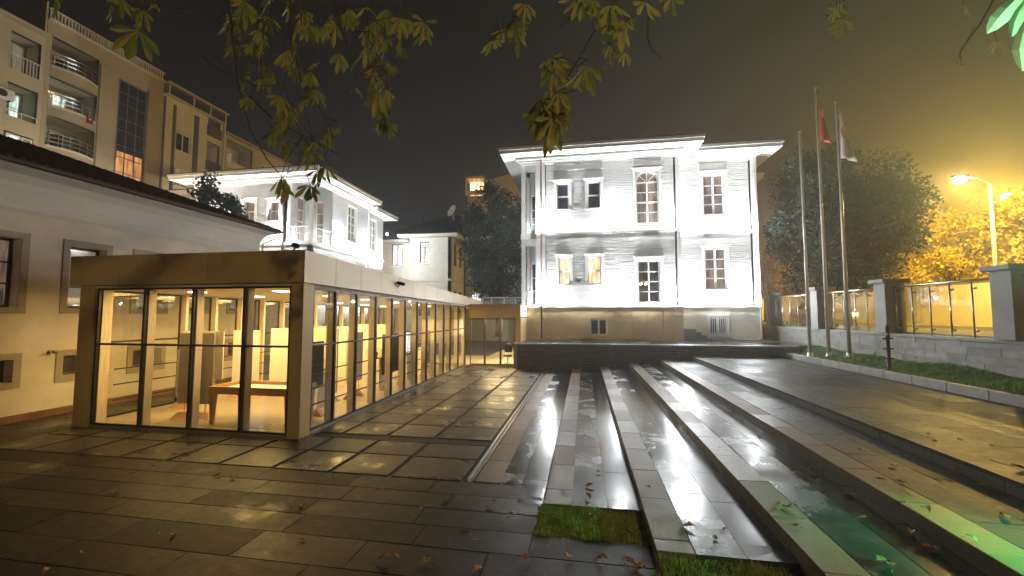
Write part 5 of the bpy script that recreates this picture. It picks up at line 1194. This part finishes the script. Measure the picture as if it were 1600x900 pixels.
for q in (((350, -260, 5.2), (352, -40, D), (364, 60, D), (372, 130, D), (392, 205, D), (418, 250, D-.1), (448, 285, D-.2)), ((450, -260, 5.2), (452, -40, D), (456, 60, D), (470, 120, D), (500, 170, D-.1), (522, 215, D-.2), (500, 262, D-.2)),
          ((560, -260, 5.2), (560, -40, D), (578, 60, D), (604, 120, D), (610, 195, D)), ((640, -260, 5.2), (628, -40, D), (648, 30, D), (660, 78, D)), ((500, -260, 5.2), (510, -40, D), (535, 50, D), (552, 100, D)), ((400, -260, 5.2), (405, -40, D), (412, 50, D), (404, 120, D)), ((390, 150, D), (430, 190, D), (480, 215, D), (545, 250, D))):
    twig(q, .011)
# (centre px, centre py, how many leaves, spread in px)
for x, y, n_, s_, kd, sz in ((370, 12, 4, 16, 0, .12), (415, 15, 7, 24, 0, .13), (470, 18, 6, 26, 0, .13), (520, 25, 8, 26, 0, .13), (570, 25, 9, 26, 0, .13), (620, 20, 9, 24, 0, .13), (640, 60, 5, 16, 0, .12), (590, 70, 8, 22, 0, .13), (605, 105, 8, 16, 0, .13), (545, 85, 5, 22, 0, .12), (490, 70, 5, 26, 0, .12), (440, 60, 5, 22, 0, .13), (395, 70, 4, 20, 0, .12), (380, 110, 3, 12, 0, .11), (420, 100, 4, 22, 0, .12), (465, 110, 4, 20, 0, .12),
        (590, 150, 9, 18, 0, .13), (608, 190, 7, 14, 0, .13), (575, 140, 3, 12, 0, .11), (435, 160, 3, 18, 0, .11), (460, 175, 4, 14, 0, .12), (480, 145, 3, 18, 0, .11), (425, 205, 5, 14, 0, .12), (510, 190, 2, 12, 0, .10), (490, 225, 6, 20, 0, .13), (530, 215, 5, 15, 0, .12), (445, 230, 4, 14, 0, .12), (505, 255, 3, 12, 0, .12), (440, 285, 3, 9, 0, .12), (493, 290, 3, 8, 0, .13), (385, 165, 2, 8, 0, .10), (372, 35, 4, 14, 0, .12), (205, 25, 3, 14, 0, .12), (222, 42, 2, 10, 0, .12), (185, 5, 3, 14, 0, .12), (240, 2, 1, 4, 0, .10), (90, 5, 1, 6, 0, .1),
        (1310, 5, 3, 10, 1, .09), (1312, 38, 4, 9, 1, .09), (1515, -4, 2, 8, 1, .08), (1495, 88, 1, 4, 1, .06), (1560, 75, 1, 5, 1, .08)):
    for _ in range(max(1, round(n_*.68))):
        dd = D+random.gauss(0, .45); e = far(x+random.gauss(0, s_*.8), y+random.gauss(0, s_*.7), dd)
        tw.tube([e, e+Vector((random.gauss(0, .05), random.gauss(0, .05), random.uniform(.08, .2)))], [.002, .0035], 4, False)
        palmate(e, sz*random.uniform(.8, 1.2), 'leaf_yellow' if kd else 'leaf_chestnut', .7); join_twig(e)
for q in (((200, -180, 5), (205, -30, D), (215, 20, D)), ((1310, -150, 5), (1312, -20, 4.4), (1312, 40, 4.4)), ((1545, -150, 4.5), (1552, 0, 4.4), (1530, 40, 4.4), (1500, 80, 4.4), (1502, 103, 4.4))): twig(q, .008)
# middle hanging branch, nearer
M_ = 2.9
for q in (((1010, -260, 4.2), (985, -60, M_+.2), (960, 5, M_), (925, 55, M_), (900, 100, M_), (878, 135, M_), (862, 170, M_), (858, 195, M_)), ((830, -200, 4.2), (826, -30, M_), (812, 20, M_), (790, 48, M_), (765, 60, M_), (764, 90, M_)), ((960, -40, M_+.3), (966, 60, M_+.3), (972, 85, M_+.3)), ((1015, -40, M_+.2), (1012, 60, M_+.2), (1020, 80, M_+.2), (1035, 92, M_+.2)), ((905, -20, M_), (898, 20, M_), (880, 40, M_), (872, 42, M_))): twig(q, .007)
for x, y, n_, s_, sz in ((805, 38, 2, 8, .11), (785, 48, 1, 3, .11), (770, 62, 1, 2, .10), (826, 5, 1, 5, .10), (908, 0, 2, 8, .13), (930, 3, 1, 6, .12), (950, 8, 2, 7, .12), (1000, 4, 1, 7, .12), (1052, -4, 1, 4, .10), (955, 40, 4, 10, .10), (978, 32, 2, 8, .11), (870, 95, 2, 7, .13), (862, 118, 2, 8, .12), (918, 106, 2, 5, .14), (955, 78, 2, 8, .09), (975, 82, 1, 4, .08), (865, 138, 3, 9, .13), (842, 168, 3, 9, .14), (862, 172, 3, 8, .15), (858, 188, 3, 8, .17), (875, 180, 2, 6, .14), (885, 120, 2, 6, .1)):
    for _ in range(n_):
        e = far(x+random.gauss(0, s_*.7), y+random.gauss(0, s_*.6), M_+random.gauss(0, .12)); palmate(e, sz*random.uniform(.85, 1.1), 'leaf_yellow' if random.random() < .8 else 'leaf_chestnut', .35); join_twig(e)
lf['leaf_chestnut'].build('crown', 'leaf_chestnut', ct); lf['leaf_yellow'].build('yellowed_leaves', 'leaf_yellow', ct)
# broad green lit leaf close by at the top right
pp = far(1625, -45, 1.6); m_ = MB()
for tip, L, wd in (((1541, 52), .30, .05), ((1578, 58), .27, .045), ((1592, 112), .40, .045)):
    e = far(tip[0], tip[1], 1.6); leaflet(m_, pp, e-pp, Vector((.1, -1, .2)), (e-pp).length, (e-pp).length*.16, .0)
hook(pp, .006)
gl_ = m_.build('green_lit_leaf', 'leaf_green_lit', ct)
tw.build('twigs', 'twig', ct, smooth=True)

# ------------------------------------------------------------------ fallen leaves
def fallen_mesh(k):
    rs = random.Random(k); m = MB(); L = rs.uniform(.07, .12); W_d = L*rs.uniform(.2, .32); n_ = 7
    for i in range(n_):
        f = i/(n_-1); ww = W_d*math.sin(math.pi*min(.98, max(.06, f)))**.7; zc = .012+.03*math.sin(f*3+k)*rs.uniform(.5, 1)*.5+.008
        for s in (-1, 0, 1): m.v.append(((f-.5)*L, s*ww, max(.003, zc+(abs(s)*ww*rs.uniform(.2, .9)))))
    for i in range(n_-1):
        for s in (0, 1): a = i*3+s; m.f.append((a, a+1, a+4, a+3))
    b = len(m.v); m.tube([(-L*.5, 0, .012), (-L*.85, .01, .004)], .002, 4)
    me = bpy.data.meshes.new('fallen_leaf'); me.from_pydata(m.v, [], m.f); me.materials.append(M['leaf_fallen']); me.update(); return me
fms = [fallen_mesh(k) for k in range(7)]
def zstep(x, y):
    if x > 4.39: return .68
    if x > 3.12: return .51
    if x > 1.87: return .34
    if x > .65 and y > 4.27: return .17
    if x > -.53 and y > 5.39: return .035
    return 0
spots = []
for px_, py_ in ((180, 772), (270, 838), (128, 866), (75, 896), (592, 769), (455, 790), (470, 792), (472, 845), (250, 835), (340, 745), (365, 748), (620, 871), (600, 876), (663, 881), (744, 847), (833, 859), (820, 878), (856, 853), (747, 897), (745, 893), (884, 872), (890, 874), (932, 880), (941, 878), (985, 882), (992, 886), (1000, 890), (1003, 893), (975, 890), (660, 798), (920, 830), (925, 815), (972, 830), (985, 838), (895, 842), (935, 739), (921, 761), (918, 779), (881, 768), (1012, 764), (1063, 826), (1075, 825), (1132, 829), (1117, 843), (1217, 790), (1230, 795), (1216, 803), (1240, 824), (1245, 765), (1247, 742), (1272, 738), (1330, 775), (1188, 680), (1150, 750), (1322, 775), (1345, 705), (1452, 681), (1460, 690), (1408, 755), (1412, 771), (1465, 750), (1480, 755), (1530, 760), (1500, 690), (1520, 847), (1570, 810), (1535, 775), (1380, 883), (1390, 889), (1350, 812), (1376, 753), (1420, 790), (1446, 800), (1485, 735), (1552, 700), (1590, 735), (1395, 730), (1260, 700), (1340, 680), (1455, 860), (1425, 835), (400, 705), (520, 750), (700, 742)):
    for zz in (.68, .51, .34, .17, .035, 0):
        g = gnd(px_, py_, zz)
        if abs(zstep(g.x, g.y)-zz) < .001: break
    spots.append((g.x, g.y, zz, px_))
spots.sort(key=lambda q: q[3]); cnt = {}
ORD = 'first second third fourth fifth sixth seventh eighth ninth tenth eleventh twelfth thirteenth fourteenth fifteenth sixteenth seventeenth eighteenth nineteenth twentieth'.split()
for i, (x, y, z, px_) in enumerate(spots):
    o = bpy.data.objects.new('fallen_leaf', fms[i % 7]); col.objects.link(o); o.location = (x, y, z+.003); o.rotation_euler = (random.uniform(-.1, .1), random.uniform(-.1, .1), random.uniform(0, 6.28)); s = random.uniform(.7, 1.25); o.scale = (s, s, s)
    where = ('forecourt slabs before the pavilion' if px_ < 560 else 'forecourt slabs in the middle' if px_ < 850 else 'forecourt slabs next to the grass') if z == 0 else 'second step' if z < .1 else 'third step' if z < .2 else 'fourth step' if z < .4 else 'fifth step' if z < .6 else 'uppermost paving'
    if -.56 < x < .65 and 4.69 < y < 5.4: where = 'square patch of grass'; o.location.z += .05
    k_ = cnt.get(where, 0); cnt[where] = k_+1
    tag(o, f'curled brown leaf, {ORD[k_]} from the left on the {where}', 'leaf', f'fallen leaves on the {where}')
